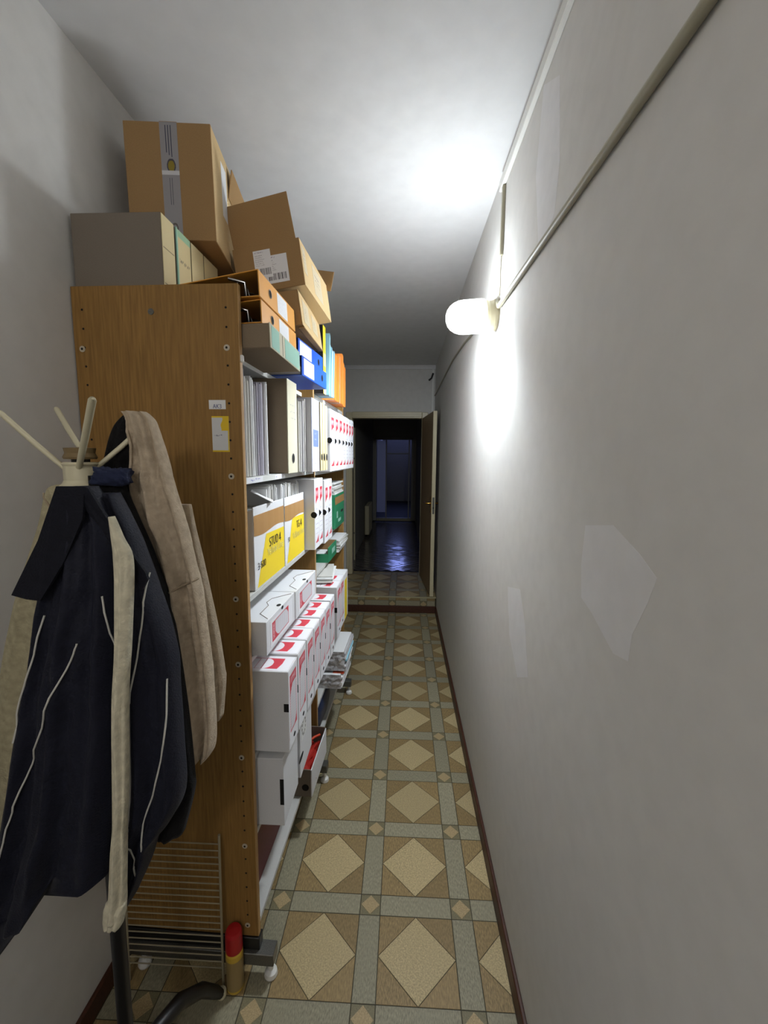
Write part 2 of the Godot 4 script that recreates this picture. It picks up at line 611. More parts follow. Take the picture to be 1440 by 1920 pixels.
	for k in 9: scribble(im, 0.12, 0.1 + k * 0.09, 0.86, 0.125 + k * 0.09, rgb(160, 160, 178), 70 + k, 0.4)
	M.form = printed(im)
	im = blank(64, 160, rgb(208, 192, 146))   # ruled filing spine
	for k in 3: fill(im, 0.05, 0.24 + 0.27 * k, 0.95, 0.25 + 0.27 * k, rgb(110, 96, 70))
	scribble(im, 0.15, 0.55, 0.85, 0.57, rgb(110, 98, 76), 90, 0.4)
	M.filing = printed(im)
	im = blank(64, 160, rgb(206, 188, 140))
	fill(im, 0.0, 0.0, 1.0, 0.06, rgb(150, 186, 150))
	fill(im, 0.0, 0.0, 0.1, 1.0, rgb(160, 190, 160))
	scribble(im, 0.2, 0.22, 0.9, 0.27, rgb(90, 80, 66), 91)
	scribble(im, 0.2, 0.46, 0.8, 0.54, rgb(96, 84, 66), 92)
	M.filing2 = printed(im)
	im = blank(64, 256, rgb(214, 214, 230))   # white binder spine with blue blocks
	scribble(im, 0.2, 0.05, 0.7, 0.07, rgb(120, 120, 140), 93)
	fill(im, 0.15, 0.28, 0.9, 0.40, rgb(196, 200, 228))
	fill(im, 0.15, 0.42, 0.9, 0.66, rgb(104, 122, 200))
	scribble(im, 0.35, 0.46, 0.6, 0.50, rgb(190, 198, 230), 94)
	scribble(im, 0.35, 0.54, 0.6, 0.57, rgb(190, 198, 230), 95)
	fill(im, 0.35, 0.88, 0.5, 0.89, rgb(90, 90, 110))
	M.white_spine = printed(im)
	im = blank(64, 256, rgb(206, 200, 176))   # beige spine with pencil notes
	for k in 3: scribble(im, 0.3, 0.25 + k * 0.07, 0.85, 0.28 + k * 0.07, rgb(130, 128, 138), 96 + k)
	M.beige_spine = printed(im)
	im = blank(128, 16, rgb(206, 206, 202))   # shelf edge with paper labels
	fill(im, 0.02, 0.0, 0.2, 1.0, rgb(226, 226, 230)); scribble(im, 0.06, 0.2, 0.18, 0.8, rgb(120, 120, 180), 97)
	fill(im, 0.36, 0.0, 0.52, 1.0, rgb(226, 226, 230)); scribble(im, 0.38, 0.2, 0.42, 0.8, rgb(120, 120, 190), 98)
	M.edge_label = printed(im)
	im = blank(48, 96, rgb(206, 206, 206))    # yellow sticker
	for y in 96:
		for x in 48:
			var u := x / 48.0
			var v := y / 96.0
			if u > 0.93 or v > 0.95 or v < 0.04: im.set_pixel(x, y, rgb(226, 190, 30))
			elif v < 0.4 and u > 0.55 + 0.25 * sin(v * 17.0) * (0.4 - v): im.set_pixel(x, y, rgb(226, 190, 30))
	scribble(im, 0.12, 0.52, 0.6, 0.58, rgb(60, 60, 90), 99)
	M.sticker = printed(im)
	im = blank(96, 96, rgb(226, 226, 224))    # ring of dots
	for k in 12:
		var t := TAU * k / 12
		for y in 96:
			for x in 96:
				if Vector2(x - 48 - cos(t) * 34, y - 48 - sin(t) * 34).length() < 6.5: im.set_pixel(x, y, rgb(110, 108, 106))
	M.dots = printed(im)
	im = blank(64, 128, rgb(196, 182, 152))   # print on the sides of cartons
	scribble(im, 0.2, 0.25, 0.75, 0.36, rgb(110, 104, 120), 101)
	scribble(im, 0.2, 0.42, 0.75, 0.50, rgb(110, 104, 110), 102)
	scribble(im, 0.2, 0.56, 0.75, 0.62, rgb(120, 110, 104), 103)
	M.carton_print = printed(im)
	M.pack = mat(rgb(190, 188, 190), 0.18, null, 1.0, tn, 0.8, 0.6)

# unseen opal globe behind the viewer, placed to light the near corridor
func build_unseen_lamp():
	var t := thing("unseen_pendant_lamp", "unseen round opal pendant lamp behind the viewer, placed to light the near corridor", "lamp", Vector3(-0.27, YC, 1.3))
	var st := mb()
	lathe(st, [[0.0, -0.03], [0.05, -0.03], [0.055, -0.02], [0.055, 0.0], [0.0, 0.0]], 24)
	put("ceiling_rose", st, M.white_plastic, t)
	st = mb()
	tube(st, [Vector3(0, -0.03, 0), Vector3(0, -0.36, 0)], 0.006, 8)
	put("stem", st, M.white_plastic, t)
	st = mb()
	lathe(st, [[0.0, -0.38], [0.04, -0.38], [0.04, -0.35], [0.0, -0.35]], 20)
	put("holder", st, M.white_plastic, t)
	st = mb()
	var prof := []
	for k in 17:
		var p := PI * k / 16.0 - PI / 2
		prof.append([0.14 * cos(p), -0.51 + 0.14 * sin(p)])
	lathe(st, prof, 32)
	put("bulb_globe", st, lit(Color(1.0, 0.98, 0.95), 0.7), t)
	var l := OmniLight3D.new()
	l.name = "unseen_lamp_light"
	l.light_color = Color(1.0, 0.99, 0.98)
	l.light_energy = UNSEEN_LAMP
	l.light_size = 0.13
	l.omni_range = 20.0
	l.omni_attenuation = 2.0
	l.shadow_enabled = true
	l.position = Vector3(0, -0.51, 0)
	t.add_child(l)

# ==================================================================== the room
func build_room():
	var st := mb()
	box(st, Vector3(XR, -0.1, -15.3), Vector3(XR + 0.12, YC + 0.1, 2.1), 0.0)
	var wr := structure("wall_right", st, M.wall)
	for p in [[[1.570, -0.917], [1.589, -0.798], [1.556, -0.703], [1.531, -0.652], [1.487, -0.670], [1.419, -0.707], [1.370, -0.712], [1.360, -0.763], [1.400, -0.859], [1.415, -0.914], [1.484, -0.925]],
			[[1.247, -1.543], [1.287, -1.383], [1.184, -1.303], [1.054, -1.252], [0.994, -1.365], [1.088, -1.490]],
			[[2.756, -1.388], [2.673, -1.248], [2.453, -1.212], [2.339, -1.232], [2.290, -1.358], [2.543, -1.426]]]:
		var poly := PackedVector2Array()
		for q in p: poly.append(Vector2(q[0], q[1]))
		# slab lies in xz with its face up; turned so that the face looks to -x
		var o := put("plaster_patch", slab(poly, 0.004, 0.0), M.wall_patch, wr)
		o.transform = Transform3D(Basis(Vector3(0, 1, 0), Vector3(-1, 0, 0), Vector3(0, 0, 1)), Vector3(XR - 0.0003, 0, 0))
	st = mb()
	box(st, Vector3(XL - 0.12, -0.1, ZE - 0.12), Vector3(XL, YC + 0.1, 2.1), 0.0)
	structure("wall_left", st, M.wall)
	st = mb()
	box(st, Vector3(XL - 0.12, YC, -15.3), Vector3(XR + 0.12, YC + 0.12, 2.1), 0.0)
	structure("ceiling", st, M.ceiling)
	st = mb()
	box(st, Vector3(XL - 0.12, -0.1, 2.0), Vector3(XR + 0.12, YC + 0.1, 2.12), 0.0)
	structure("wall_back", st, M.wall)
	st = mb()   # end wall round the door opening
	box(st, Vector3(XL - 0.1, -0.1, ZE - 0.12), Vector3(-0.675, YC, ZE), 0.0)
	box(st, Vector3(0.245, -0.1, ZE - 0.12), Vector3(XR, YC, ZE), 0.0)
	box(st, Vector3(-0.675, 2.215, ZE - 0.12), Vector3(0.245, YC, ZE), 0.0)
	structure("wall_end", st, M.wall)
	st = mb()   # small cornice on the end wall
	box(st, Vector3(XL, YC - 0.045, ZE), Vector3(XR, YC, ZE + 0.02), 0.004)
	box(st, Vector3(XL, YC - 0.02, ZE + 0.018), Vector3(XR, YC, ZE + 0.035), 0.004)
	structure("trim_1", st, M.wall_patch)
	st = mb()
	box(st, Vector3(XR - 0.013, 0, -4.655), Vector3(XR, 0.072, 2.0), 0.003)
	structure("baseboard_right", st, M.skirting)
	st = mb()
	box(st, Vector3(XL, 0, -4.655), Vector3(XL + 0.013, 0.072, 2.0), 0.003)
	structure("baseboard_left", st, M.skirting)
	st = mb()
	box(st, Vector3(XL + 0.013, 0.0, -4.655), Vector3(XR - 0.013, 0.075, -4.64), 0.003)
	structure("baseboard_step", st, M.skirting)
	# white cable trunking at the ceiling corner and down the wall
	var t := thing("cable_trunking", "white plastic cable trunking along the ceiling corner with a short drop above the lamp", "cable trunking", Vector3(XR, 2.78, -1.2))
	put("cover", box_mesh(Vector3(-0.016, -0.018, -0.70), Vector3(0, 0.02, 1.6), 0.002), M.white_plastic, t)
	put("backing", box_mesh(Vector3(-0.009, 0.02, -0.70), Vector3(0, 0.032, 1.6), 0.001), M.old_plastic, t)
	put("drop", box_mesh(Vector3(-0.012, -0.275, -0.665), Vector3(0, -0.018, -0.645), 0.002), M.old_plastic, t)
	var w := mb()
	tube(w, [Vector3(-0.005, -0.275, -0.655), Vector3(-0.006, -0.33, -0.657), Vector3(-0.004, -0.38, -0.662), Vector3(-0.004, -0.42, -0.67)], 0.0022, 6)
	put("wire", w, M.old_plastic, t)
	# surface pipe to the lamp, then on along the wall
	var c := thing("conduit_pipe", "thin painted conduit pipe running along the right wall to the lamp", "pipe", Vector3(XR - 0.011, 2.31, -1.93))
	w = mb()
	tube(w, [Vector3(0, -0.05, 3.9), Vector3(0, -0.035, 1.3), Vector3(0, 0, 0.09), Vector3(0.002, 0.03, 0.05), Vector3(0.004, 0.045, 0.02)], 0.0095, 10)
	put("pipe", w, M.old_plastic, c)
	w = mb()
	tube(w, [Vector3(0.004, 0.03, -0.06), Vector3(0.004, 0.12, -0.95), Vector3(0.004, 0.16, -1.6), Vector3(0.004, 0.16, -3.6)], 0.006, 8)
	put("far_pipe", w, M.old_plastic, c)
	# vertical conduit beside the door with a small dark hook
	t = thing("door_conduit", "narrow vertical conduit in the corner above the open door", "pipe", Vector3(0.352, 2.22, ZE + 0.012))
	put("pipe", box_mesh(Vector3(-0.014, 0, -0.012), Vector3(0.014, 0.57, 0.012), 0.003), M.white_plastic, t)
	w = mb()
	tube(w, [Vector3(-0.05, 0.44, 0.0), Vector3(-0.02, 0.46, 0.02), Vector3(0.0, 0.52, 0.02)], 0.012, 8)
	put("hook", w, M.dark, t)

# ---------------------------------------------------------------- patterned floor
func rect(x0: float, z0: float, x1: float, z1: float) -> PackedVector2Array:
	return PackedVector2Array([Vector2(x0, z0), Vector2(x1, z0), Vector2(x1, z1), Vector2(x0, z1)])

# the pieces of the pattern, clipped to the area
func pattern(parent: Node3D, area: PackedVector2Array, x_lines: Array, z_lines: Array, at: Transform3D):
	var hs := 0.0385
	var g := 0.0014
	var n := 0
	for i in x_lines.size() - 1:
		for j in z_lines.size() - 1:
			var x0: float = x_lines[i]
			var z0: float = z_lines[j]
			var x1: float = x_lines[i + 1]
			var z1: float = z_lines[j + 1]
			var a := x0 + hs
			var b := x1 - hs
			var c := z0 + hs
			var d := z1 - hs
			var mx := (a + b) * 0.5
			var mz := (c + d) * 0.5
			var hw := (b - a) * 0.5
			var hd := (d - c) * 0.5
			var list := [["diamond_tile", PackedVector2Array([Vector2(mx, c + g), Vector2(b - g, mz), Vector2(mx, d - g), Vector2(a + g, mz)]), M.diamond[n % 3], 0.0],
				["triangle_tile", PackedVector2Array([Vector2(a + g, c + g), Vector2(mx - 2 * g, c + g), Vector2(a + g, mz - 2 * g)]), M.triangle[n % 3], -0.0004],
				["triangle_tile", PackedVector2Array([Vector2(mx + 2 * g, c + g), Vector2(b - g, c + g), Vector2(b - g, mz - 2 * g)]), M.triangle[(n + 1) % 3], -0.0004],
				["triangle_tile", PackedVector2Array([Vector2(b - g, mz + 2 * g), Vector2(b - g, d - g), Vector2(mx + 2 * g, d - g)]), M.triangle[(n + 2) % 3], -0.0004],
				["triangle_tile", PackedVector2Array([Vector2(mx - 2 * g, d - g), Vector2(a + g, d - g), Vector2(a + g, mz + 2 * g)]), M.triangle[n % 3], -0.0004],
				["strip_tile", rect(a + g, z0 - hs + g, b - g, z0 + hs - g), M.strip[n % 3], -0.0002],
				["strip_tile", rect(x0 - hs + g, c + g, x0 + hs - g, d - g), M.strip[(n + 1) % 3], -0.0002],
				["corner_tile", rect(x0 - hs + g, z0 - hs + g, x0 + hs - g, z0 + hs - g), M.corner, -0.0009],
				["corner_diamond", PackedVector2Array([Vector2(x0, z0 - hs * 0.92), Vector2(x0 + hs * 0.92, z0), Vector2(x0, z0 + hs * 0.92), Vector2(x0 - hs * 0.92, z0)]), M.corner_d, 0.0]]
			n += 1
			for e in list:
				for cut in Geometry2D.intersect_polygons(e[1], area):
					if cut.size() < 3 or absf(poly_area(cut)) < 0.0003: continue
					# own centre, so that a piece turns about itself
					var mid := Vector2.ZERO
					for q in cut: mid += q
					mid /= cut.size()
					var loc := PackedVector2Array()
					for q in cut: loc.append(q - mid)
					var o := put(e[0], slab(loc, 0.004, 0.0006), e[2], parent)
					o.transform = at * Transform3D(Basis.IDENTITY, Vector3(mid.x, e[3], mid.y))

func poly_area(p: PackedVector2Array) -> float:
	var s := 0.0
	for i in p.size():
		var j := (i + 1) % p.size()
		s += p[i].x * p[j].y - p[j].x * p[i].y
	return s * 0.5

func build_floor():
	var st := mb()
	box(st, Vector3(XL - 0.12, -0.12, -4.70), Vector3(XR + 0.12, -0.0016, 2.1), 0.0)
	var fl := structure("floor", st, M.joint)
	var xs := []
	for k in range(-3, 3): xs.append(-0.1042 + PITCH * k)
	var zs := []
	for k in range(-3, 10): zs.append(-3.8797 + PITCH * k)
	# the whole width in front of the shelving, only the open strip beside it
	pattern(fl, PackedVector2Array([Vector2(-0.60, -4.638), Vector2(XR - 0.014, -4.638), Vector2(XR - 0.014, -0.78), Vector2(XL + 0.014, -0.78), Vector2(XL + 0.014, -1.30), Vector2(-0.60, -1.34)]), xs, zs, Transform3D.IDENTITY)
	# raised floor: step and threshold
	st = mb()
	box(st, Vector3(XL - 0.1, -0.1, -5.72), Vector3(XR, YS - 0.0016, -4.657), 0.0)
	var f2 := structure("floor", st, M.joint)
	pattern(f2, rect(-0.70, -5.70, XR - 0.004, -4.672), xs, [-5.9497, -5.6047, -5.2597, -4.9147, -4.5697], Transform3D(Basis.IDENTITY, Vector3(0, YS, 0)))
	var riser := Transform3D(Basis(Vector3.RIGHT, -Vector3.FORWARD, Vector3.DOWN), Vector3(0, 0.1, -4.6525))
	pattern(f2, rect(-0.70, -0.066, XR - 0.016, 0.024), xs, [-0.32, 0.005, 0.32], riser)
	put("nosing", box_mesh(Vector3(-0.93, YS - 0.012, -4.671), Vector3(XR - 0.004, YS + 0.002, -4.650), 0.003), M.nosing, f2)

# ---------------------------------------------------------------- door at the end
func build_door():
	var st := mb()
	var d := Node3D.new()
	d.name = "door_1"
	add_child(d)
	tag(d, "", "", "", "structure")
	st = mb()
	box(st, Vector3(-0.735, YS, ZE - 0.13), Vector3(-0.655, 2.27, ZE + 0.018), 0.006)
	box(st, Vector3(-0.70, YS, ZE + 0.018), Vector3(-0.67, 2.25, ZE + 0.026), 0.004)
	put("jamb", st, M.cream_paint, d)
	st = mb()
	box(st, Vector3(0.225, YS, ZE - 0.13), Vector3(0.30, 2.27, ZE + 0.018), 0.006)
	put("jamb", st, M.cream_paint, d)
	st = mb()
	box(st, Vector3(-0.655, 2.195, ZE - 0.13), Vector3(0.225, 2.275, ZE + 0.018), 0.006)
	box(st, Vector3(-0.655, 2.215, ZE + 0.018), Vector3(0.225, 2.245, ZE + 0.028), 0.005)
	put("head", st, M.cream_paint, d)
	# leaf, hinged on the right, swung towards the camera
	var hinge := Vector3(0.245, YS + 0.008, ZE + 0.02)
	var tip := Vector3(0.325, YS + 0.008, -4.66)
	var leaf := Node3D.new()
	leaf.name = "leaf"
	d.add_child(leaf, true)
	var dir := (tip - hinge).normalized()
	leaf.transform = Transform3D(Basis(dir, Vector3.UP, dir.cross(Vector3.UP)), hinge)   # x along the leaf, z to the right
	var L := hinge.distance_to(tip)
	put("panel", box_mesh(Vector3(0, 0, -0.022), Vector3(L - 0.004, 2.01, 0.018), 0.002), M.door_face, leaf)
	put("edge", box_mesh(Vector3(L - 0.006, 0, -0.022), Vector3(L, 2.01, 0.018), 0.0015), M.cream_paint, leaf)
	put("lock_plate", box_mesh(Vector3(L - 0.002, 0.92, -0.012), Vector3(L + 0.002, 1.10, 0.008), 0.001), M.steel, leaf)
	st = mb()
	disc(st, Vector3(L + 0.002, 0.985, -0.002), Vector3.RIGHT, 0.007, 0.001, 12)
	put("keyhole", st, M.hole, leaf)
	for s in [-1.0, 1.0]:
		st = mb()
		var z0: float = -0.022 if s < 0 else 0.018
		tube(st, [Vector3(L - 0.06, 1.03, z0), Vector3(L - 0.06, 1.03, z0 + s * 0.045), Vector3(L - 0.075, 1.03, z0 + s * 0.055), Vector3(L - 0.17, 1.03, z0 + s * 0.055)], 0.009, 10)
		box(st, Vector3(L - 0.08, 0.93, z0 - 0.003), Vector3(L - 0.04, 1.10, z0 + 0.003), 0.001)
		put("handle", st, M.brass, leaf)

# ---------------------------------------------------------------- dark hall behind the door
func build_hall():
	var st := mb()
	box(st, Vector3(-0.90, -0.1, -15.3), Vector3(-0.735, YC, -5.695), 0.0)
	structure("wall_hall", st, M.hall_wall)
	st = mb()
	box(st, Vector3(0.30, -0.1, -10.4), Vector3(XR, YC, -5.695), 0.0)
	structure("wall_hall", st, M.hall_wall)
	st = mb()
	box(st, Vector3(-0.90, -0.1, -15.3), Vector3(XR + 0.1, YS - 0.0025, -5.72), 0.0)
	var f3 := structure("floor", st, M.hall_joint)
	# glossy small tiles with curved sides, in staggered rows
	var hx := 0.075
	var hz := 0.066
	var shape := PackedVector2Array()
	var side := [Vector2(-hx, 0), Vector2(-hx * 0.55, -hz * 0.45), Vector2(0, -hz), Vector2(hx * 0.45, -hz * 0.55), Vector2(hx, 0), Vector2(hx * 0.55, hz * 0.45), Vector2(0, hz), Vector2(-hx * 0.45, hz * 0.55)]
	for p in side: shape.append(p * 0.93)
	var tile: Mesh = slab(shape, 0.006, 0.0022).commit()
	var rest := mb()
	var n := 0
	for j in 66:
		for i in 8:
			var x := -0.735 + 0.15 * i + (0.075 if j % 2 == 1 else 0.0)
			var z := -5.80 - hz * j
			if x > 0.31: continue
			if j < 28:
				var o := put("hall_tile", tile, M.hall_tile if (i + j) % 3 else M.hall_tile2, f3, Vector3(x, YS, z))
				o.rotation = Vector3(rng.randf_range(-0.02, 0.02), 0, rng.randf_range(-0.02, 0.02))
				n += 1
			else:
				rest.append_from(tile, 0, Transform3D(Basis.IDENTITY, Vector3(x, YS, z)))
	var r := put("hall_tiling", rest, M.hall_tile, f3)
	tag(r, "", "", "", "stuff")
	# wall with the second doorway
	st = mb()
	box(st, Vector3(-0.74, -0.1, -10.62), Vector3(-0.65, YC, -10.5), 0.0)
	box(st, Vector3(0.20, -0.1, -10.62), Vector3(XR, YC, -10.5), 0.0)
	box(st, Vector3(-0.65, 2.13, -10.62), Vector3(0.20, YC, -10.5), 0.0)
	structure("wall_hall_end", st, M.hall_wall)
	var d := Node3D.new()
	d.name = "door_2"
	add_child(d)
	tag(d, "", "", "", "structure")
	var fr := mb()
	box(fr, Vector3(-0.70, YS, -10.5), Vector3(-0.65, 2.17, -10.47), 0.005)
	box(fr, Vector3(0.19, YS, -10.5), Vector3(0.24, 2.17, -10.47), 0.005)
	box(fr, Vector3(-0.70, 2.12, -10.5), Vector3(0.24, 2.17, -10.47), 0.005)
	put("frame", fr, M.hall_wall, d)
	put("sill", box_mesh(Vector3(-0.65, YS - 0.01, -10.62), Vector3(0.19, YS + 0.06, -10.44), 0.01), M.nosing, d)
	put("glazing_bar", box_mesh(Vector3(0.12, YS + 0.06, -10.57), Vector3(0.15, 2.12, -10.54), 0.004), M.hall_wall, d)
	put("transom", box_mesh(Vector3(-0.42, 1.78, -10.57), Vector3(0.12, 1.81, -10.54), 0.004), M.hall_wall, d)
	var side_pane := put("glowing_pane", box_mesh(Vector3(-0.64, 0.37, -10.575), Vector3(-0.43, 2.10, -10.565), 0.002), M.side_light if M.has("side_light") else lit(rgb(78, 84, 120), 0.06), d)  # pale blue strip in the doorway, its glow put into the pane
	side_pane.cast_shadow = GeometryInstance3D.SHADOW_CASTING_SETTING_ON
	put("door_stile", box_mesh(Vector3(-0.43, YS + 0.06, -10.58), Vector3(-0.40, 2.12, -10.54), 0.004), M.hall_wall, d)
	# room at the very end; its unseen window gives the floor reflection
	st = mb()
	box(st, Vector3(-0.9, -0.1, -15.42), Vector3(-0.42, YC, -15.3), 0.0)
	box(st, Vector3(0.02, -0.1, -15.42), Vector3(XR + 0.1, YC, -15.3), 0.0)
	box(st, Vector3(-0.42, -0.1, -15.42), Vector3(0.02, 2.36, -15.3), 0.0)
	box(st, Vector3(-0.42, 2.72, -15.42), Vector3(0.02, YC, -15.3), 0.0)
	structure("wall_far", st, M.hall_wall)
	var w := Node3D.new()
	w.name = "unseen_window_1"
	add_child(w)
	tag(w, "", "", "", "structure")
	put("glowing_pane", box_mesh(Vector3(-0.42, 2.34, -15.37), Vector3(0.02, 2.76, -15.36), 0.002), lit(rgb(140, 152, 215), 1.4), w)
	put("frame", box_mesh(Vector3(-0.21, 2.36, -15.36), Vector3(-0.19, 2.72, -15.34), 0.004), M.dark, w)
	var a := AreaLight3D.new()
	a.name = "unseen_window_light"
	a.area_size = Vector2(0.42, 0.34)
	a.light_color = Color(0.55, 0.62, 1.0)
	a.light_energy = 0.10
	a.area_range = 16.0
	a.shadow_enabled = true
	a.position = Vector3(-0.2, 2.54, -15.33)
	a.rotation = Vector3(0, PI, 0)
	w.add_child(a)
	# radiator on the left wall of the hall
	var t := thing("radiator", "pale radiator on the left wall of the dark hall, seen edge on", "radiator", Vector3(-0.735, YS, -8.9))
	for k in 8:
		put("fin", box_mesh(Vector3(0.015, 0.06, 0.10 * k), Vector3(0.10, 0.62, 0.10 * k + 0.085), 0.012), M.cream_paint, t)
	put("bracket", box_mesh(Vector3(0, 0.15, 0.2), Vector3(0.02, 0.5, 0.6), 0.002), M.steel, t)
	t = thing("standpipe", "thin pale vertical pipe just inside the doorway of the dark hall", "pipe", Vector3(-0.715, YS, -6.35))
	st = mb()
	tube(st, [Vector3.ZERO, Vector3(0, 1.95, 0)], 0.011, 8)
	put("pipe", st, M.cream_paint, t)
	for y in [0.4, 1.5]: put("clip", box_mesh(Vector3(-0.02, y, -0.015), Vector3(0.004, y + 0.02, 0.015), 0.002), M.steel, t)

func lit(c: Color, e: float) -> StandardMaterial3D:
	var m := StandardMaterial3D.new()
	m.albedo_color = c
	m.roughness = 0.4
	m.emission_enabled = true
	m.emission = c
	m.emission_energy_multiplier = e
	return m

# ---------------------------------------------------------------- the bulb on the right wall
func build_lamp():
	var t := thing("wall_lamp", "glowing white capsule shaped lamp in a cream holder on the right wall", "lamp", Vector3(XR, 2.305, -1.93), Vector3(0, 0, 0.07))
	# local axis: the fitting sticks out to -x
	var xf := Transform3D(Basis(Vector3(0, 1, 0), Vector3(-1, 0, 0), Vector3(0, 0, 1)), Vector3.ZERO)
	var st := mb()
	lathe(st, [[0.0, -0.004], [0.062, -0.004], [0.062, 0.010], [0.058, 0.016], [0.056, 0.034], [0.060, 0.044], [0.060, 0.05], [0.0, 0.05]], 28, xf)
	put("holder", st, M.ivory, t)
	st = mb()
	lathe(st, [[0.0, 0.05], [0.062, 0.05], [0.066, 0.056], [0.068, 0.066], [0.068, 0.140], [0.066, 0.158], [0.059, 0.178], [0.048, 0.194], [0.033, 0.206], [0.016, 0.212], [0.0, 0.2135]], 28, xf)
	var bulb := put("bulb", st, lit(Color(1, 1, 1), 1.0), t)
	bulb.cast_shadow = GeometryInstance3D.SHADOW_CASTING_SETTING_ON
	for x in [-0.11, -0.15]:
		var l := OmniLight3D.new()
		l.name = "bulb_light"
		l.light_color = Color(0.93, 0.97, 1.0)
		l.light_energy = BULB
		l.light_size = 0.055
		l.omni_range = 20.0
		l.omni_attenuation = 2.0
		l.shadow_enabled = true
		l.position = Vector3(x, 0, 0)
		t.add_child(l, true)
	# extra spot inside the capsule, aimed to brighten the floor and end wall
	var sp := SpotLight3D.new()
	sp.name = "extra_spot_down"
	sp.light_color = Color(0.93, 0.97, 1.0)
	sp.light_energy = DOWN
	sp.light_size = 0.06
	sp.spot_angle = 86.0
	sp.spot_angle_attenuation = 0.5
	sp.spot_range = 20.0
	sp.spot_attenuation = 2.0
	sp.shadow_enabled = true
	sp.position = Vector3(-0.13, 0, 0)
	sp.rotation = Vector3(-PI / 2 + 0.36, 0, 0)
	t.add_child(sp)

# ==================================================================== the shelving
const YAW := -0.0245

func build_unit():
	var t := thing("shelving_unit", "tall brown wood laminate shelving unit filled with archive boxes along the left wall", "shelves", Vector3(-0.452, 0, -1.215), Vector3(0, YAW, 0))
	var zp := [0.0, -0.872, -1.736]
	for k in 3:
		var z: float = zp[k]
		var p := put("side_panel", box_mesh(Vector3(-0.475, 0.15, z - 0.018), Vector3(-0.003, 2.17, z), 0.0012), M.wood, t)
		put("edge_band", box_mesh(Vector3(-0.003, 0.15, z - 0.018), Vector3(0.0, 2.17, z), 0.001), M.wood_edge, p)
		if k == 0:
			for y in [2.003, 1.651, 1.290, 1.087, 0.783, 0.478, 0.19]:
				for x in [-0.036, -0.452]:
					var st := mb()
					disc(st, Vector3(x, y, z), Vector3.BACK, 0.0085, 0.0012, 16)
					disc(st, Vector3(x, y, z + 0.0012), Vector3.BACK, 0.0062, 0.0008, 16)
					put("screw_cap", st, M.pin, p)
					st = mb()
					disc(st, Vector3(x, y, z + 0.002), Vector3.BACK, 0.0034, 0.0004, 8)
					put("screw_socket", st, M.hole, p)
			var st2 := mb()
			disc(st2, Vector3(-0.246, 2.10, z), Vector3.BACK, 0.0085, 0.0015, 16)
			put("screw_cap", st2, M.steel, p)
			for i in 40:
				var y := 2.108 - 0.0508 * i
				if y < 0.2: break
				for x in [-0.035, -0.445]:
					if x < -0.1 and i > 18: continue
					var st3 := mb()
					disc(st3, Vector3(x, y + 0.0, z), Vector3.BACK, 0.0032, 0.0004, 8)
					put("peg_hole", st3, M.hole, p)
	# shelves of both bays: [bay, upper side]
	for s in [[0, 2.008], [0, 1.645], [0, 1.29], [0, 1.098], [0, 0.775], [0, 0.515], [0, 0.19], [1, 2.008], [1, 1.635], [1, 1.275], [1, 1.118], [1, 0.775], [1, 0.41], [1, 0.19]]:
		var za: float = zp[s[0]] - 0.0185
		var zb: float = zp[s[0] + 1] + 0.0005
		var y: float = s[1]
		var sh := put("shelf", box_mesh(Vector3(-0.465, y - 0.018, zb), Vector3(-0.055 if y > 2.0 and s[0] == 0 else -0.004, y, za), 0.001), M.board, t)
		if y == 1.645:
			put("edge_label", sheet_x(-0.004, y - 0.0175, y - 0.0005, za - 0.002, zb + 0.1), M.edge_label, sh)
	put("back_board", box_mesh(Vector3(-0.474, 0.17, zp[2] - 0.016), Vector3(-0.4665, 1.985, -0.0185), 0.0), M.board, t)
	for k in 3:
		var z: float = zp[k]
		var b := put("foot_rail", box_mesh(Vector3(-0.46, 0.062, z - 0.030), Vector3(0.052, 0.105, z + 0.018), 0.002), M.steel, t)
		put("panel_socket", box_mesh(Vector3(-0.46, 0.105, z - 0.026), Vector3(0.004, 0.1495, z + 0.006), 0.002), M.black_plastic, b)
		for x in [0.035, -0.40]:
			var st := mb()
			lathe(st, [[0.0, 0.0], [0.020, 0.0], [0.022, 0.006], [0.020, 0.018], [0.009, 0.026], [0.008, 0.062], [0.0, 0.062]], 16)
			put("levelling_foot", st, M.white_plastic, b, Vector3(x, 0, z - 0.006))
	# stickers on the end panel
	put("sticker", sheet_z(0.0, -0.093, -0.045, 1.838, 1.863), M.paper, t)
	lettering("AK3", 0.011, M.ink_blue, t, Vector3(-0.069, 1.8455, 0.0007), Vector3.ZERO)
	put("sticker", sheet_z(0.0, -0.087, -0.038, 1.72, 1.819), M.sticker, t)
	put("bumper", box_mesh(Vector3(-0.004, 1.965, -0.012), Vector3(0.008, 1.985, -0.002), 0.003), M.white_plastic, t)

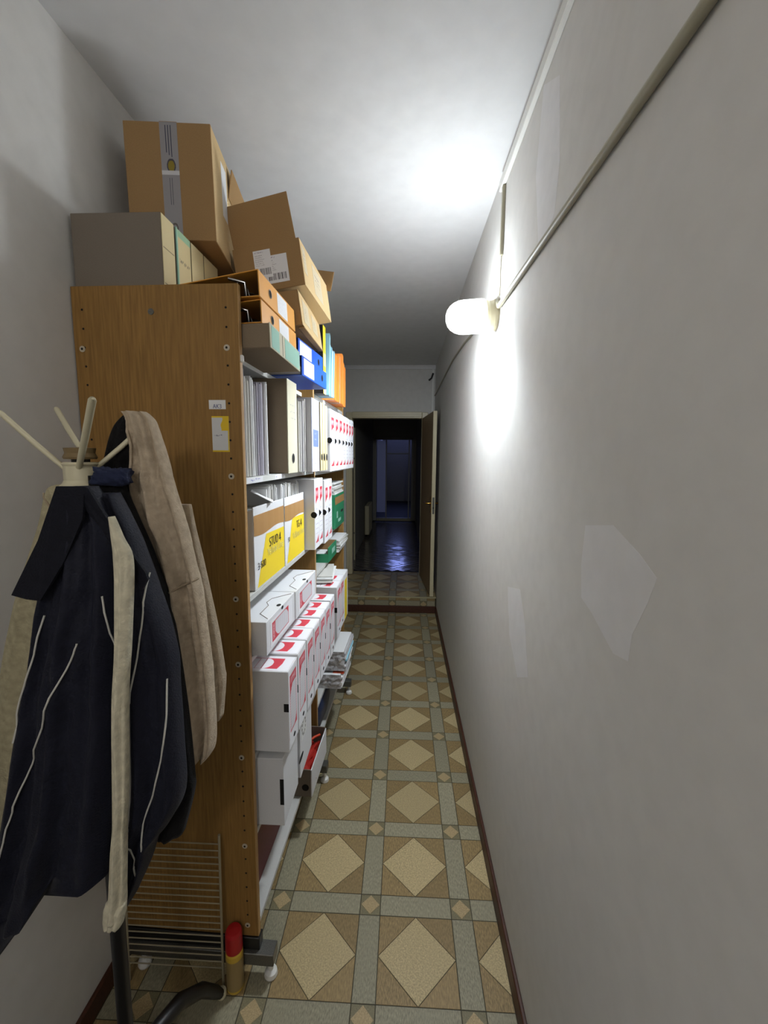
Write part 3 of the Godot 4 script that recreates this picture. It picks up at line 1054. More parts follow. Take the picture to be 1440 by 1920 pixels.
# an archive box: near lower front corner at (x, y, z), d along the shelf, h high
func archive_box(label: String, group: String, x: float, y: float, z: float, h: float, d: float, kind: int, deep := 0.36, turn := 0.0) -> Node3D:
	var t := thing("archive_box", label, "box", Vector3(x, y, z), Vector3(0, YAW + turn, 0), group)
	put("body", box_mesh(Vector3(-deep, 0, -d), Vector3(0, h, 0), 0.0015), M.white_card, t)
	if kind < 2:
		put("front_print", sheet_x(0.0, h * 0.02, h * 0.98, -d * 0.04, -d * 0.96), M.archive if kind == 0 else M.archive_b, t)
		var st := mb()
		if kind == 0: disc(st, Vector3(0.0007, h * 0.10, -d * 0.55), Vector3.RIGHT, 0.011, 0.0006, 14, 0.62)
		else: disc(st, Vector3(0.0007, h * 0.47, -d * 0.03), Vector3.RIGHT, 0.009, 0.0006, 14, 0.8)
		put("hole_or_gap", st, M.hole, t)
		if kind == 0:
			put("top_print", sheet_y(h, -0.15, -0.004, -d * 0.05, -d * 0.95), M.archive_top, t)
			st = mb()
			box(st, Vector3(-0.015, h * 0.51, 0), Vector3(0.0006, h * 0.61, 0.0006), 0.0)
			put("hole_or_gap", st, M.hole, t)
		else:
			st = mb()
			disc(st, Vector3(-0.004, h * 0.50, 0), Vector3.BACK, 0.014, 0.0006, 14)
			put("hole_or_gap", st, M.hole, t)
	return t

# a lever arch binder lying down, spine to the corridor; corner (near, lower, spine) at the node
func lying_binder(called: String, label: String, at: Vector3, rot: Vector3, w: float, h: float, d: float, cover, tilt: float) -> Node3D:
	var t := thing(called, label, "binder", at, rot, "")
	var spine := mb()
	box(spine, Vector3(-0.003, 0, -d), Vector3(0, h, 0), 0.002)
	put("spine", spine, cover, t)
	put("cover", box_mesh(Vector3(-w, 0, -d), Vector3(-0.003, 0.003, 0), 0.001), cover, t)
	var top := put("cover", box_mesh(Vector3(-w, -0.003, -d), Vector3(0, 0, 0), 0.001), cover, t, Vector3(-0.002, h, 0), Vector3(0, 0, tilt))
	top.rotation.z = tilt
	return t

func ring_hole(parent: Node3D, y: float, z: float, r: float, dark_only := false):
	var st := mb()
	if not dark_only:
		disc(st, Vector3(0.0002, y, z), Vector3.RIGHT, r * 1.25, 0.0014, 18)
		put("hole_ring", st, M.chrome, parent)
		st = mb()
	disc(st, Vector3(0.0004, y, z), Vector3.RIGHT, r, 0.0014 if not dark_only else 0.0006, 16)
	put("hole_or_gap", st, M.hole, parent)

func lever_mechanism(t: Node3D, w: float, h: float, d: float):
	# the nickel arches and lever seen from the open end
	for z in [-0.05, -0.13]:
		var st := mb()
		var pts := []
		for k in 11:
			var a := PI * k / 10.0
			pts.append(Vector3(-0.075 - cos(a) * 0.028, 0.006 + sin(a) * (h - 0.016), z))
		tube(st, pts, 0.0022, 8)
		put("arch", st, M.chrome, t)
	put("mechanism_plate", box_mesh(Vector3(-0.12, 0.0032, -0.17), Vector3(-0.03, 0.0075, -0.012), 0.001), M.chrome, t)
	var st2 := mb()
	tube(st2, [Vector3(-0.05, 0.008, -0.03), Vector3(-0.045, h * 0.6, -0.012), Vector3(-0.09, h * 0.8, -0.010)], 0.005, 8)
	put("lever", st2, M.chrome, t)
	put("lining", box_mesh(Vector3(-w + 0.004, 0.0031, -d + 0.004), Vector3(-0.0036, 0.0046, -0.003), 0.0), M.black_plastic, t)
	put("lining", box_mesh(Vector3(-0.0046, 0.004, -d + 0.004), Vector3(-0.0031, h - 0.004, -0.003), 0.0), M.black_plastic, t)
	put("sheets", box_mesh(Vector3(-w + 0.01, 0.005, -d + 0.01), Vector3(-0.14, 0.022, -0.05), 0.002), M.paper3, t)
	put("dark_board", box_mesh(Vector3(-0.2, 0.004, -d + 0.012), Vector3(-0.006, h - 0.02, -0.20), 0.001), M.black_plastic, t)  # black board at the back that makes the binder inside dark

func build_top_things():
	# grey filing boxes standing at the back of the top, spines to the corridor
	var zs := [[-1.238, -1.304], [-1.316, -1.400], [-1.405, -1.488], [-1.493, -1.60]]
	var txt := ["grey standing filing box with ruled cream spine nearest the camera on top of the shelving", "standing filing box with mint edged cream spine, second from the near end of the top",
		"standing filing box with plain cream spine under the big brown carton", "standing filing box with shadowed cream spine behind the orange binders"]
	for k in 4:
		var za: float = zs[k][0]
		var d: float = za - zs[k][1]
		var t := thing("filing_box", txt[k], "box", Vector3(-0.665, 2.0085, za), Vector3.ZERO, "filing boxes on top of the shelving")
		put("body", box_mesh(Vector3(-0.255, 0, -d), Vector3(-0.0015, 0.355, 0), 0.002), M.greycard, t)
		put("spine", sheet_x(-0.0015, 0.002, 0.353, -0.001, -d + 0.001, false, 0.0015), [M.filing, M.filing2, M.cream_spine, M.cream_spine][k], t)
		if k == 1: put("spine_edge", box_mesh(Vector3(-0.003, 0, -0.004), Vector3(0.001, 0.355, 0.0005), 0.0), M.teal, t)
	# the big carton on them
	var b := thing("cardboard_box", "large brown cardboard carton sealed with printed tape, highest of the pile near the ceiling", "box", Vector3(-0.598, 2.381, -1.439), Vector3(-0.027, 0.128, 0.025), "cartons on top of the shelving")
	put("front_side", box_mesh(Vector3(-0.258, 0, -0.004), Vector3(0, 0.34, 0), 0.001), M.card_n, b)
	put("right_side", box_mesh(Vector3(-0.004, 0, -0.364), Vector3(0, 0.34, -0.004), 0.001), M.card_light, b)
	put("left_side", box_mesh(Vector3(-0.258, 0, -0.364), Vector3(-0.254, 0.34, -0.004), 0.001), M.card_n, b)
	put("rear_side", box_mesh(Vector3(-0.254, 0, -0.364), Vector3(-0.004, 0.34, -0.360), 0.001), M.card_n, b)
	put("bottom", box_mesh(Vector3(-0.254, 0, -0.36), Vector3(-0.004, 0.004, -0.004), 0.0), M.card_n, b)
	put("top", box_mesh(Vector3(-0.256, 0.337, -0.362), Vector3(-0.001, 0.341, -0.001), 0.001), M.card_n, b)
	put("tape", sheet_z(0.0, -0.152, -0.100, 0.0, 0.34), M.tape_print, b)
	put("tape_fold", sheet_y(0.341, -0.152, -0.100, 0.0, -0.08), M.tape, b)
	put("flap", box_mesh(Vector3(-0.004, -0.005, -0.12), Vector3(0, 0.09, 0.12), 0.001), M.card_n, b, Vector3(0.004, 0.235, -0.30), Vector3(0, 0, -0.16))
	put("label", sheet_x(0.0, 0.13, 0.30, -0.10, -0.16), M.paper, b)
	# the open carton further back, a flap standing up
	var o := thing("cardboard_box", "open brown carton with parcel label and raised flap, leaning over the corridor", "box", Vector3(-0.350, 2.304, -1.585), Vector3(-0.017, -0.058, 0.138), "cartons on top of the shelving")
	var w := 0.243
	var h := 0.157
	var d := 0.41
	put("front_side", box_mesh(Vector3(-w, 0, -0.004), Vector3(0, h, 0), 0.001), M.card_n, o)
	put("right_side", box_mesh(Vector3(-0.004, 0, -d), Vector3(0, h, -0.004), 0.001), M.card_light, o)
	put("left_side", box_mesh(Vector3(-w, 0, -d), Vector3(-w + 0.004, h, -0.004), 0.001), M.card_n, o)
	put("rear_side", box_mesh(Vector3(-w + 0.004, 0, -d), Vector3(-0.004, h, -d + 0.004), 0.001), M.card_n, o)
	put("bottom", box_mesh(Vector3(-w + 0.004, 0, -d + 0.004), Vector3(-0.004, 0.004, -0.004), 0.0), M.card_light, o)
	put("flap", box_mesh(Vector3(-w + 0.006, 0, -0.004), Vector3(-0.012, 0.150, 0), 0.001), M.card_n, o, Vector3(0, h + 0.001, -0.001), Vector3(0.06, 0, 0.05))
	put("flap", box_mesh(Vector3(-0.09, 0, -0.002), Vector3(-0.004, 0.085, 0.002), 0.001), M.card_n, o, Vector3(0.02, h - 0.03, -d + 0.004), Vector3(-0.1, 0, -0.3))
	put("parcel_label", sheet_z(0.0, -0.155, -0.052, 0.022, 0.115), M.parcel, o)
	put("parcel_label", sheet_z(0.0007, -0.170, -0.108, 0.045, 0.138), M.parcel, o)
	put("side_print", sheet_x(0.0, 0.025, 0.135, -0.15, -0.28), M.carton_print, o)
	put("side_print", sheet_x(0.0, 0.05, 0.14, -0.02, -0.06), M.carton_print, o)
	# the lower carton under it
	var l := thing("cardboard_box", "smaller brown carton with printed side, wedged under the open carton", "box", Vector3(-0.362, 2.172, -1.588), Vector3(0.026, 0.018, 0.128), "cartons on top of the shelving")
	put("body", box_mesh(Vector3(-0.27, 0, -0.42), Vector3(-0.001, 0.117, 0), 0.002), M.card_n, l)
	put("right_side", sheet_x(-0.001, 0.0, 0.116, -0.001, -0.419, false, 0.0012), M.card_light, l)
	put("side_print", sheet_x(0.0003, 0.02, 0.10, -0.05, -0.16, true), M.carton_print, l)
	put("side_print", sheet_x(0.0003, 0.03, 0.095, -0.22, -0.33, true), M.carton_print, l)
	put("lid_edge", box_mesh(Vector3(-0.02, -0.006, -0.415), Vector3(0.0015, -0.002, -0.02), 0.001), M.card_n, l)
	# blue binders lying one on the other
	for k in 2:
		var at: Vector3 = [Vector3(-0.381, 2.0095, -1.650), Vector3(-0.405, 2.0850, -1.698)][k]
		var t := lying_binder("binder", ["blue binder lying on the top shelf, lowest of the blue pair", "blue binder lying on the other blue binder under a carton"][k], at, Vector3(-0.012, -0.105, 0.0), 0.275, 0.072, 0.322, M.blue, 0.10)
		t.set_meta("group", "blue binders lying on the top shelf")
		put("label", sheet_x(0.0, 0.006, 0.066, -0.02 if k == 0 else -0.015, -0.145 if k == 0 else -0.16), M.form, t)
		ring_hole(t, 0.036, -0.255, 0.011)
		put("filling", box_mesh(Vector3(-0.265, 0.0035, -0.315), Vector3(-0.01, 0.034, -0.006), 0.002), M.paper, t)
	# mint file and two orange binders at the near end
	var m := thing("file_box", "mint green and cream file box lying under the orange binders on the top shelf", "file", Vector3(-0.3735, 2.0095, -1.240), Vector3(-0.012, -0.013, 0.03))
	put("body", box_mesh(Vector3(-0.275, 0, -0.327), Vector3(-0.002, 0.066, 0), 0.002), M.beige_side, m)
	put("spine", box_mesh(Vector3(-0.002, 0.0, -0.328), Vector3(0.0005, 0.068, 0.001), 0.001), M.beige, m)
	put("spine_panel", sheet_x(0.0006, 0.004, 0.063, -0.012, -0.085), M.teal, m)
	put("spine_panel", sheet_x(0.0006, 0.004, 0.063, -0.145, -0.322), M.teal, m)
	put("spine_line", sheet_x(0.0006, 0.004, 0.063, -0.118, -0.120), M.greycard, m)
	ring_hole(m, 0.034, -0.275, 0.009, true)
	for k in 2:
		var at: Vector3 = [Vector3(-0.401, 2.0800, -1.256), Vector3(-0.402, 2.1470, -1.246)][k]
		var hh: float = [0.064, 0.072][k]
		var t := lying_binder("binder", ["orange binder lying on the mint file, lower of the orange pair", "orange binder lying open ended above the other orange one"][k], at, Vector3(-0.012, -0.05, 0.03 + 0.02 * k), 0.27, hh, 0.33, M.orange, 0.07 + 0.03 * k)
		t.set_meta("group", "orange binders lying on the top shelf")
		put("label", sheet_x(0.0, 0.006, hh - 0.006, -0.15, -0.245), M.form, t)
		ring_hole(t, hh * 0.5, -0.085, 0.010)
		lever_mechanism(t, 0.27, hh, 0.33)
	# folders standing on the top shelf of the far bay
	var y0 := 2.0085
	var yf := thing("magazine_file", "tall yellow and cream folder standing on the top shelf beside the blue binders", "folder", Vector3(-0.386, y0, -2.112), Vector3(0, YAW, 0))
	put("body", box_mesh(Vector3(-0.24, 0, -0.055), Vector3(-0.001, 0.315, 0), 0.002), M.dark, yf)
	put("spine", box_mesh(Vector3(-0.001, 0, -0.055), Vector3(0.001, 0.315, 0.0005), 0.0008), M.yellow, yf)
	put("spine_panel", sheet_x(0.001, 0.13, 0.19, -0.002, -0.053), M.yellow_pale, yf)
	put("spine_panel", sheet_x(0.001, 0.0, 0.05, -0.002, -0.053), M.yellow_pale, yf)
	var fold := [
		[M.blue_folder, -2.176, 0.012, 0.300, -0.10, "light blue folder leaning beside the yellow file"],
		[M.rust_folder, -2.198, 0.006, 0.275, -0.10, "rust brown folder leaning between light blue ones"],
		[M.blue_folder, -2.214, 0.014, 0.262, -0.11, "light blue folder leaning behind the rust brown one"],
		[M.blue_folder, -2.235, 0.010, 0.250, -0.12, "light blue folder, third of the leaning row"],
		[M.paper, -2.255, 0.006, 0.238, -0.13, "white folder leaning among the blue ones"],
		[M.blue_folder, -2.275, 0.012, 0.240, -0.14, "light blue folder leaning against the orange folders"],
		[M.orange_folder, -2.36, 0.018, 0.245, -0.09, "orange folder, nearest of the orange row"],
		[M.orange_folder, -2.395, 0.018, 0.250, -0.07, "orange folder, second of the orange row"],
		[M.orange_folder, -2.43, 0.018, 0.255, -0.05, "orange folder, third of the orange row"],
		[M.orange_folder, -2.465, 0.018, 0.258, -0.035, "orange folder beside the grey divider folder"],
		[M.paper3, -2.50, 0.016, 0.262, -0.03, "grey folder dividing the two orange bundles"],
		[M.orange_folder, -2.535, 0.020, 0.280, -0.03, "orange folder just behind the grey one"],
		[M.orange_folder, -2.575, 0.020, 0.285, -0.03, "tall orange folder in the far bundle"],
		[M.orange_folder, -2.615, 0.020, 0.262, -0.03, "shorter orange folder in the far bundle"],
		[M.orange_folder, -2.655, 0.018, 0.255, -0.03, "orange folder next to the last one"],
		[M.orange_folder, -2.69, 0.014, 0.235, -0.03, "last orange folder at the far end of the top"]]
	for k in fold.size():
		var f: Array = fold[k]
		var th: float = f[2]
		var t := thing("folder", f[5], "folder", Vector3(-0.372 + 0.001 * k + rng.randf_range(-0.006, 0.004), y0 + 0.002, f[1]), Vector3(f[4], YAW, 0), "folders on the top shelf")
		put("cover", box_mesh(Vector3(-0.24, 0, -0.0012), Vector3(0, f[3], 0), 0.0005), f[0], t)
		put("cover", box_mesh(Vector3(-0.24, 0, -th), Vector3(-0.002, f[3] - 0.008, -th + 0.0012), 0.0005), f[0], t)
		put("spine", box_mesh(Vector3(-0.002, 0, -th), Vector3(0, f[3] - 0.006, -0.0012), 0.0006), f[0], t)
		put("sheets", box_mesh(Vector3(-0.235, 0.002, -th + 0.002), Vector3(-0.006, f[3] - 0.015, -0.0016), 0.0), M.paper, t)

# ---------------------------------------------------------------- row of binders below
func build_row_binders():
	var y0 := 1.6455
	# loose sheets and plastic sleeves standing at the near end: [z near, thickness, height, x front, material, lean]
	var sheets := [[-1.240, 0.018, 0.300, -0.466, M.lilac, 0.0, "grey plastic folder standing against the end panel"], [-1.262, 0.030, 0.290, -0.470, M.paper3, 0.0, "grey cardboard folder second from the end panel"],
		[-1.296, 0.030, 0.262, -0.468, M.paper2, 0.01, "thick sheaf of worn white papers"], [-1.328, 0.022, 0.270, -0.464, M.paper, 0.012, "bright white sheaf beside the worn papers"],
		[-1.354, 0.022, 0.262, -0.470, M.paper2, 0.01, "thin cream sheaf behind the bright white one"], [-1.382, 0.020, 0.258, -0.474, M.paper3, 0.0, "grey sheaf with uneven edge"],
		[-1.408, 0.052, 0.268, -0.470, M.lilac, 0.0, "lilac grey document wallet with flat face"], [-1.464, 0.014, 0.276, -0.460, M.paper, 0.0, "white card wallet beside the lilac one"],
		[-1.482, 0.085, 0.270, -0.490, M.paper3, 0.0, "wide grey wallet beside the beige binder"]]
	for k in sheets.size():
		var s: Array = sheets[k]
		var t := thing("document_wallet", s[6], "folder", Vector3(s[3], y0 + 0.001, s[0]), Vector3(s[5], YAW, 0), "papers standing on the binder shelf")
		sheaf(t, s[1], s[2] + 0.034, 0.22, s[4])
	var t := thing("binder", "wide beige lever arch binder with pencil notes and one finger hole", "binder", Vector3(-0.424, y0 + 0.001, -1.592), Vector3(0, YAW, 0))
	standing_binder(t, 0.125, 0.341, 0.27, M.beige_spine, M.beige_side, 0.055)
	sheets = [[-1.722, 0.012, 0.285, -0.412, M.paper2, 0.0, "worn sheaf of papers right of the wide beige binder"], [-1.737, 0.012, 0.280, -0.408, M.paper, 0.0, "white sheaf second right of the wide beige binder"],
		[-1.752, 0.010, 0.290, -0.402, M.paper3, 0.0, "grey sheaf leaning beside the white blue binder"], [-1.765, 0.014, 0.292, -0.398, M.paper2, 0.0, "cream sheaf touching the white blue binder"]]
	for s in sheets:
		t = thing("document_wallet", s[6], "folder", Vector3(s[3], y0 + 0.001, s[0]), Vector3(s[5], YAW, 0), "papers standing on the binder shelf")
		sheaf(t, s[1], s[2], 0.22, s[4])
	t = thing("binder", "white binder with blue blocks on its spine", "binder", Vector3(-0.376, y0 + 0.001, -1.785), Vector3(0, YAW, 0))
	standing_binder(t, 0.135, 0.300, 0.27, M.white_spine, M.paper3, -1.0)
	var zb := [-1.934, -1.980, -2.033]
	for k in 3:
		t = thing("binder", ["narrow beige binder touching the white one", "narrow beige binder in the middle of three", "narrow beige binder next to the red printed boxes"][k], "binder", Vector3(-0.370 + 0.002 * k, y0 + 0.001, zb[k]), Vector3(0, YAW, 0), "narrow beige binders")
		standing_binder(t, [0.042, 0.049, 0.046][k], [0.300, 0.303, 0.297][k], 0.27, M.cream_spine, M.beige_side, 0.06)
	# seven archive boxes at the end of the row
	var names := ["first upright red printed archive box beside the beige binders", "second upright red printed archive box of the upper row", "third upright red printed archive box of the upper row", "middle upright red printed archive box of the upper row",
		"fifth upright red printed archive box of the upper row", "sixth upright red printed archive box of the upper row", "last upright red printed archive box at the far end of the upper row"]
	var zz := [-2.128, -2.252, -2.372, -2.500, -2.615, -2.728, -2.842]
	for k in 7:
		var nx: float = zz[k + 1] if k < 6 else -2.943
		archive_box(names[k], "archive boxes in the upper row", -0.358 + 0.0028 * k, 1.6355, zz[k], [0.305, 0.306, 0.309, 0.307, 0.308, 0.306, 0.31][k], zz[k] - nx - 0.003, 1, 0.30)

# a sheaf of standing sheets with a ragged front and top
func sheaf(t: Node3D, th: float, h: float, deep: float, m):
	var n := maxi(2, int(th / 0.004))
	var st := mb()
	for k in n:
		var a := -th * k / n
		var b := -th * (k + 1) / n + 0.0004
		var dx := rng.randf_range(-0.006, 0.0)
		box(st, Vector3(-deep, 0, b), Vector3(dx, h - rng.randf_range(0, 0.012), a), 0.0004)
	put("sheets", st, m, t)
	put("cover", box_mesh(Vector3(-deep, 0, -0.0002), Vector3(-0.004, h - 0.004, 0.0006), 0.0002), m, t)

func standing_binder(t: Node3D, w: float, h: float, deep: float, spine, cover, hole_y: float):
	put("cover", box_mesh(Vector3(-deep, 0, -0.003), Vector3(-0.002, h, 0), 0.001), cover, t)
	put("cover", box_mesh(Vector3(-deep, 0, -w), Vector3(-0.002, h, -w + 0.003), 0.001), cover, t)
	put("spine", sheet_x(-0.002, 0.0, h, 0.0, -w, false, 0.003), spine, t)
	put("pages", box_mesh(Vector3(-deep + 0.005, 0.004, -w + 0.006), Vector3(-0.03, h - 0.02, -0.006), 0.0), M.paper2, t)
	if hole_y > 0.0:
		var st := mb()
		disc(st, Vector3(0.0011, hole_y, -w * 0.5), Vector3.RIGHT, minf(0.019, w * 0.36), 0.0012, 18)
		put("hole_ring", st, M.chrome, t)
		st = mb()
		disc(st, Vector3(0.0015, hole_y, -w * 0.5), Vector3.RIGHT, minf(0.0155, w * 0.28), 0.0012, 16)
		put("hole_or_gap", st, M.hole, t)

# ---------------------------------------------------------------- middle rows of boxes
func build_row_boxes():
	# yellow and white boxes full of envelopes
	for k in 2:
		var z: float = [-1.290, -1.606][k]
		var d: float = [0.308, 0.285][k]
		var h: float = [0.262, 0.262][k]
		var t := thing("envelope_box", ["yellow and white open box of envelopes marked in pen, nearest the end panel", "yellow and white open box of envelopes next to the archive boxes"][k], "box", Vector3([-0.455, -0.446][k], 1.291, z), Vector3(0, YAW, 0), "yellow boxes of envelopes")
		var deep := 0.34
		put("front_side", box_mesh(Vector3(-0.004, 0, -d), Vector3(0, h, 0), 0.001), M.white_card, t)
		put("near_side", box_mesh(Vector3(-deep, 0, -0.004), Vector3(-0.004, h - 0.01, 0), 0.001), M.white_card, t)
		put("far_side", box_mesh(Vector3(-deep, 0, -d), Vector3(-0.004, h - 0.01, -d + 0.004), 0.001), M.white_card, t)
		put("rear_side", box_mesh(Vector3(-deep, 0, -d + 0.004), Vector3(-deep + 0.004, h, -0.004), 0.001), M.white_card, t)
		put("bottom", box_mesh(Vector3(-deep + 0.004, 0, -d + 0.004), Vector3(-0.004, 0.004, -0.004), 0.0), M.white_card, t)
		# yellow print with a slanted edge
		var poly := PackedVector2Array([Vector2(-0.02, 0.004), Vector2(-d * 0.36, h * 0.62 if k == 0 else h * 0.66), Vector2(-d + 0.001, h * 0.60 if k == 0 else h * 0.64), Vector2(-d + 0.001, 0.004)])
		var st := mb()
		quad(st, Vector3(0.0006, poly[0].y, poly[0].x), Vector3(0.0006, poly[3].y, poly[3].x), Vector3(0.0006, poly[2].y, poly[2].x), Vector3(0.0006, poly[1].y, poly[1].x), Vector3.RIGHT)
		put("yellow_print", st, M.yellow, t)
		# brown tape band, a little creased
		st = mb()
		var seg := 14
		for i in seg:
			var za := -d * i / seg
			var zb := -d * (i + 1) / seg
			var xa := 0.0010 + 0.0002 * sin(i * 1.9)
			var xb := 0.0010 + 0.0002 * sin((i + 1) * 1.9)
			var ya := h * (0.66 - 0.02 * sin(i * 0.45))
			var yb := h * (0.66 - 0.02 * sin((i + 1) * 0.45))
			var top := h * (0.90 if k == 0 else 0.88)
			quad(st, Vector3(xa, ya, za), Vector3(xb, yb, zb), Vector3(xb, top, zb), Vector3(xa, top, za))
		put("tape", st, M.tape, t)
		var tr := Vector3(0, PI / 2, 0)
		if k == 0:
			lettering("STUD 4", 0.030, M.ink, t, Vector3(0.0018, h * 0.485, -d * 0.65), tr)
			lettering("3-500", 0.022, M.ink, t, Vector3(0.0018, h * 0.27, -d * 0.20), tr)
		else:
			lettering("TG 4", 0.030, M.ink, t, Vector3(0.0018, h * 0.52, -d * 0.70), tr)
			lettering("50", 0.018, M.ink, t, Vector3(0.0018, h * 0.36, -d * 0.16), tr)
		lettering("Yellow Line", 0.026, M.pale_ink, t, Vector3(0.0016, h * 0.37, -d * 0.66), tr)
		# envelopes standing in it, edges up
		var n: int = [24, 30][k]
		for i in n:
			var zc := -0.008 - (d - 0.016) * i / n
			var hh: float = h + rng.randf_range(0.036, 0.056) - (0.065 if k == 0 and i < 14 else 0.0)
			var e := put("envelope", box_mesh(Vector3(-0.29, 0.006, -0.0055), Vector3(-0.012 - rng.randf_range(0, 0.012), hh, 0), 0.0006), [M.paper, M.paper2, M.paper][i % 3], t, Vector3(0, 0, zc))
			e.rotation.x = rng.randf_range(-0.012, 0.012)
		if k == 0:
			put("paper_tab", box_mesh(Vector3(-0.06, -0.002, -0.075), Vector3(0.02, 0.001, 0), 0.0005), M.paper, t, Vector3(0.0, h + 0.012, -0.13), Vector3(0, 0.3, -0.5))
	var y := 1.291
	var lab := ["tall red printed archive box right of the yellow boxes, its plain side towards the camera", "tall red printed archive box against the middle upright, near bay", "tall red printed archive box just behind the middle upright", "tall red printed archive box beside the green carton"]
	var zb := [[-1.902, -1.990], [-1.995, -2.080], [-2.122, -2.218], [-2.222, -2.318]]
	for k in 4:
		archive_box(lab[k], "tall archive boxes on the third shelf", [-0.392, -0.391, -0.388, -0.386][k], y if k < 2 else 1.276, zb[k][0], 0.318, zb[k][0] - zb[k][1], 1, 0.34)
	# green carton of paper with brown tape, envelopes on top
	var t := thing("paper_carton", "green carton with brown tape on the third shelf at the far end", "box", Vector3(-0.404, 1.276, -2.56), Vector3(0, YAW, 0))
	put("body", box_mesh(Vector3(-0.30, 0, -0.325), Vector3(0, 0.205, 0), 0.002), M.green, t)
	put("tape", sheet_x(0.0, 0.145, 0.19, 0.0, -0.325), M.tape, t)
	put("label", sheet_x(0.0, 0.03, 0.05, -0.10, -0.2), M.teal, t)
	put("label", sheet_x(0.0, 0.06, 0.10, -0.05, -0.09), M.teal, t)
	put("hand_hole", sheet_x(0.0, 0.08, 0.095, -0.2, -0.28), M.hole, t)
	t = thing("paper_stack", "white sheets piled on the green carton", "papers", Vector3(-0.41, 1.4815, -2.565), Vector3(0, YAW, 0))
	for i in 7:
		put("sheets", box_mesh(Vector3(-0.28, 0, -0.30), Vector3(0, 0.010, 0), 0.001), [M.paper, M.paper2][i % 2], t, Vector3(rng.randf_range(-0.012, 0.006), 0.0102 * i, rng.randf_range(-0.01, 0.01)))
	# lying archive boxes
	for k in 2:
		t = thing("archive_box", ["lying archive box with red framed label, nearest the end panel on the fourth shelf", "lying archive box with red framed label, further one on the fourth shelf"][k], "box", Vector3([-0.411, -0.396][k], 1.0985, [-1.250, -1.556][k]), Vector3(0, -0.035, 0), "archive boxes lying on the fourth shelf")
		var d: float = [0.302, 0.318][k]
		var h := 0.108
		put("body", box_mesh(Vector3(-0.36, 0, -d), Vector3(0, h, 0), 0.0015), M.white_card, t)
		put("front_print", sheet_x(0.0, 0.012, h - 0.012, -0.035, -d + 0.03, true), M.archive, t)
		var st := mb()
		disc(st, Vector3(0.0007, h - 0.007, -d * 0.52), Vector3.RIGHT, 0.010, 0.0006, 12, 0.6)
		put("hole_or_gap", st, M.hole, t)
		st = mb()
		disc(st, Vector3(-0.012, h, -d * 0.52), Vector3.UP, 0.012, 0.0006, 12, 0.6)
		put("hole_or_gap", st, M.hole, t)
		# the tuck flap on the upper side, its edge standing up a little
		st = mb()
		var e := [[-0.006, -0.03], [-0.045, -0.07], [-0.045, -0.15], [-0.062, -0.18], [-0.058, -0.22], [-0.006, -d + 0.02]]
		for i in e.size() - 1:
			tube(st, [Vector3(e[i][0], h + 0.0005, e[i][1]), Vector3(e[i + 1][0], h + 0.0005, e[i + 1][1])], 0.0011, 6)
		put("flap_edge", st, M.greycard, t)
	# standing archive boxes in front of and below them
	var zs := [-1.256, -1.366, -1.484, -1.594, -1.705, -1.808, -1.916]
	var hs := [0.270, 0.276, 0.276, 0.274, 0.276, 0.274, 0.276]
	var ord := ["first", "second", "third", "fourth", "fifth", "sixth", "seventh"]
	for k in 7:
		var dd: float = 0.106 if k in [0, 2, 3] else 0.104
		if k == 1: dd = 0.112
		if k >= 4: dd = 0.1
		archive_box("standing archive box with red framed label, %s from the near end of the long row" % ord[k], "archive boxes standing in the long row", -0.349 + 0.0036 * k, 0.7755, zs[k], hs[k], dd, 0, 0.35)
	# plain white boxes under that row
	for k in 2:
		t = thing("storage_box", ["plain white box under the long row, nearest the end panel", "plain white box with a ring of grey dots under the long row"][k], "box", Vector3([-0.371, -0.368][k], 0.5155, [-1.258, -1.470][k]), Vector3(0, 0.0, 0), "plain white boxes under the long row")
		var d: float = [0.185, 0.195][k]
		put("body", box_mesh(Vector3(-0.33, 0, -d), Vector3(0, 0.236, 0), 0.0015), M.white_card, t)
		var st := mb()
		if k == 0:
			box(st, Vector3(-0.012, 0.075, 0), Vector3(0.0006, 0.165, 0.0008), 0.0)
			put("hole_or_gap", st, M.hole, t)
		else:
			disc(st, Vector3(0.0002, 0.075, -0.012), Vector3.RIGHT, 0.035, 0.0006, 14, 0.3)
			put("hole_or_gap", st, M.hole, t)  # dark oval that stands for the shaded gap between the boxes
			put("dot_ring", sheet_x(0.0, 0.13, 0.215, -0.02, -0.10), M.dots, t)
	# far bay: two archive boxes and a yellow one, papers on top
	var zf := [[-2.130, -2.25], [-2.254, -2.372]]
	for k in 2:
		archive_box(["archive box standing near the middle upright under loose papers", "archive box standing beside the thin yellow box"][k], "archive boxes in the far bay", -0.330, 0.7755, zf[k][0], 0.272, zf[k][0] - zf[k][1], 0, 0.34)
	t = thing("storage_box", "white box with yellow front at the far end of the fourth row", "box", Vector3(-0.326, 0.7755, -2.376), Vector3(0, YAW, 0))
	put("body", box_mesh(Vector3(-0.34, 0, -0.125), Vector3(0, 0.272, 0), 0.0015), M.white_card, t)
	put("yellow_print", sheet_x(0.0, 0.004, 0.235, -0.01, -0.095), M.yellow, t)
	t = thing("paper_stack", "pile of white documents lying on the archive boxes in the far bay", "papers", Vector3(-0.362, 1.0485, -2.20), Vector3(0, 0.06, 0))
	for i in 5:
		put("sheets", box_mesh(Vector3(-0.23, 0, -0.27), Vector3(0, 0.007, 0), 0.001), [M.paper, M.paper2, M.paper][i % 3], t, Vector3(rng.randf_range(-0.02, 0.004), 0.0074 * i, rng.randf_range(-0.015, 0.02)), Vector3(0, rng.randf_range(-0.08, 0.08), 0))
	t = thing("tray", "small open green carton holding white papers in the far bay", "box", Vector3(-0.412, 1.1185, -2.36), Vector3(0, YAW, 0))
	put("front_side", box_mesh(Vector3(-0.004, 0, -0.25), Vector3(0, 0.085, 0), 0.001), M.green, t)
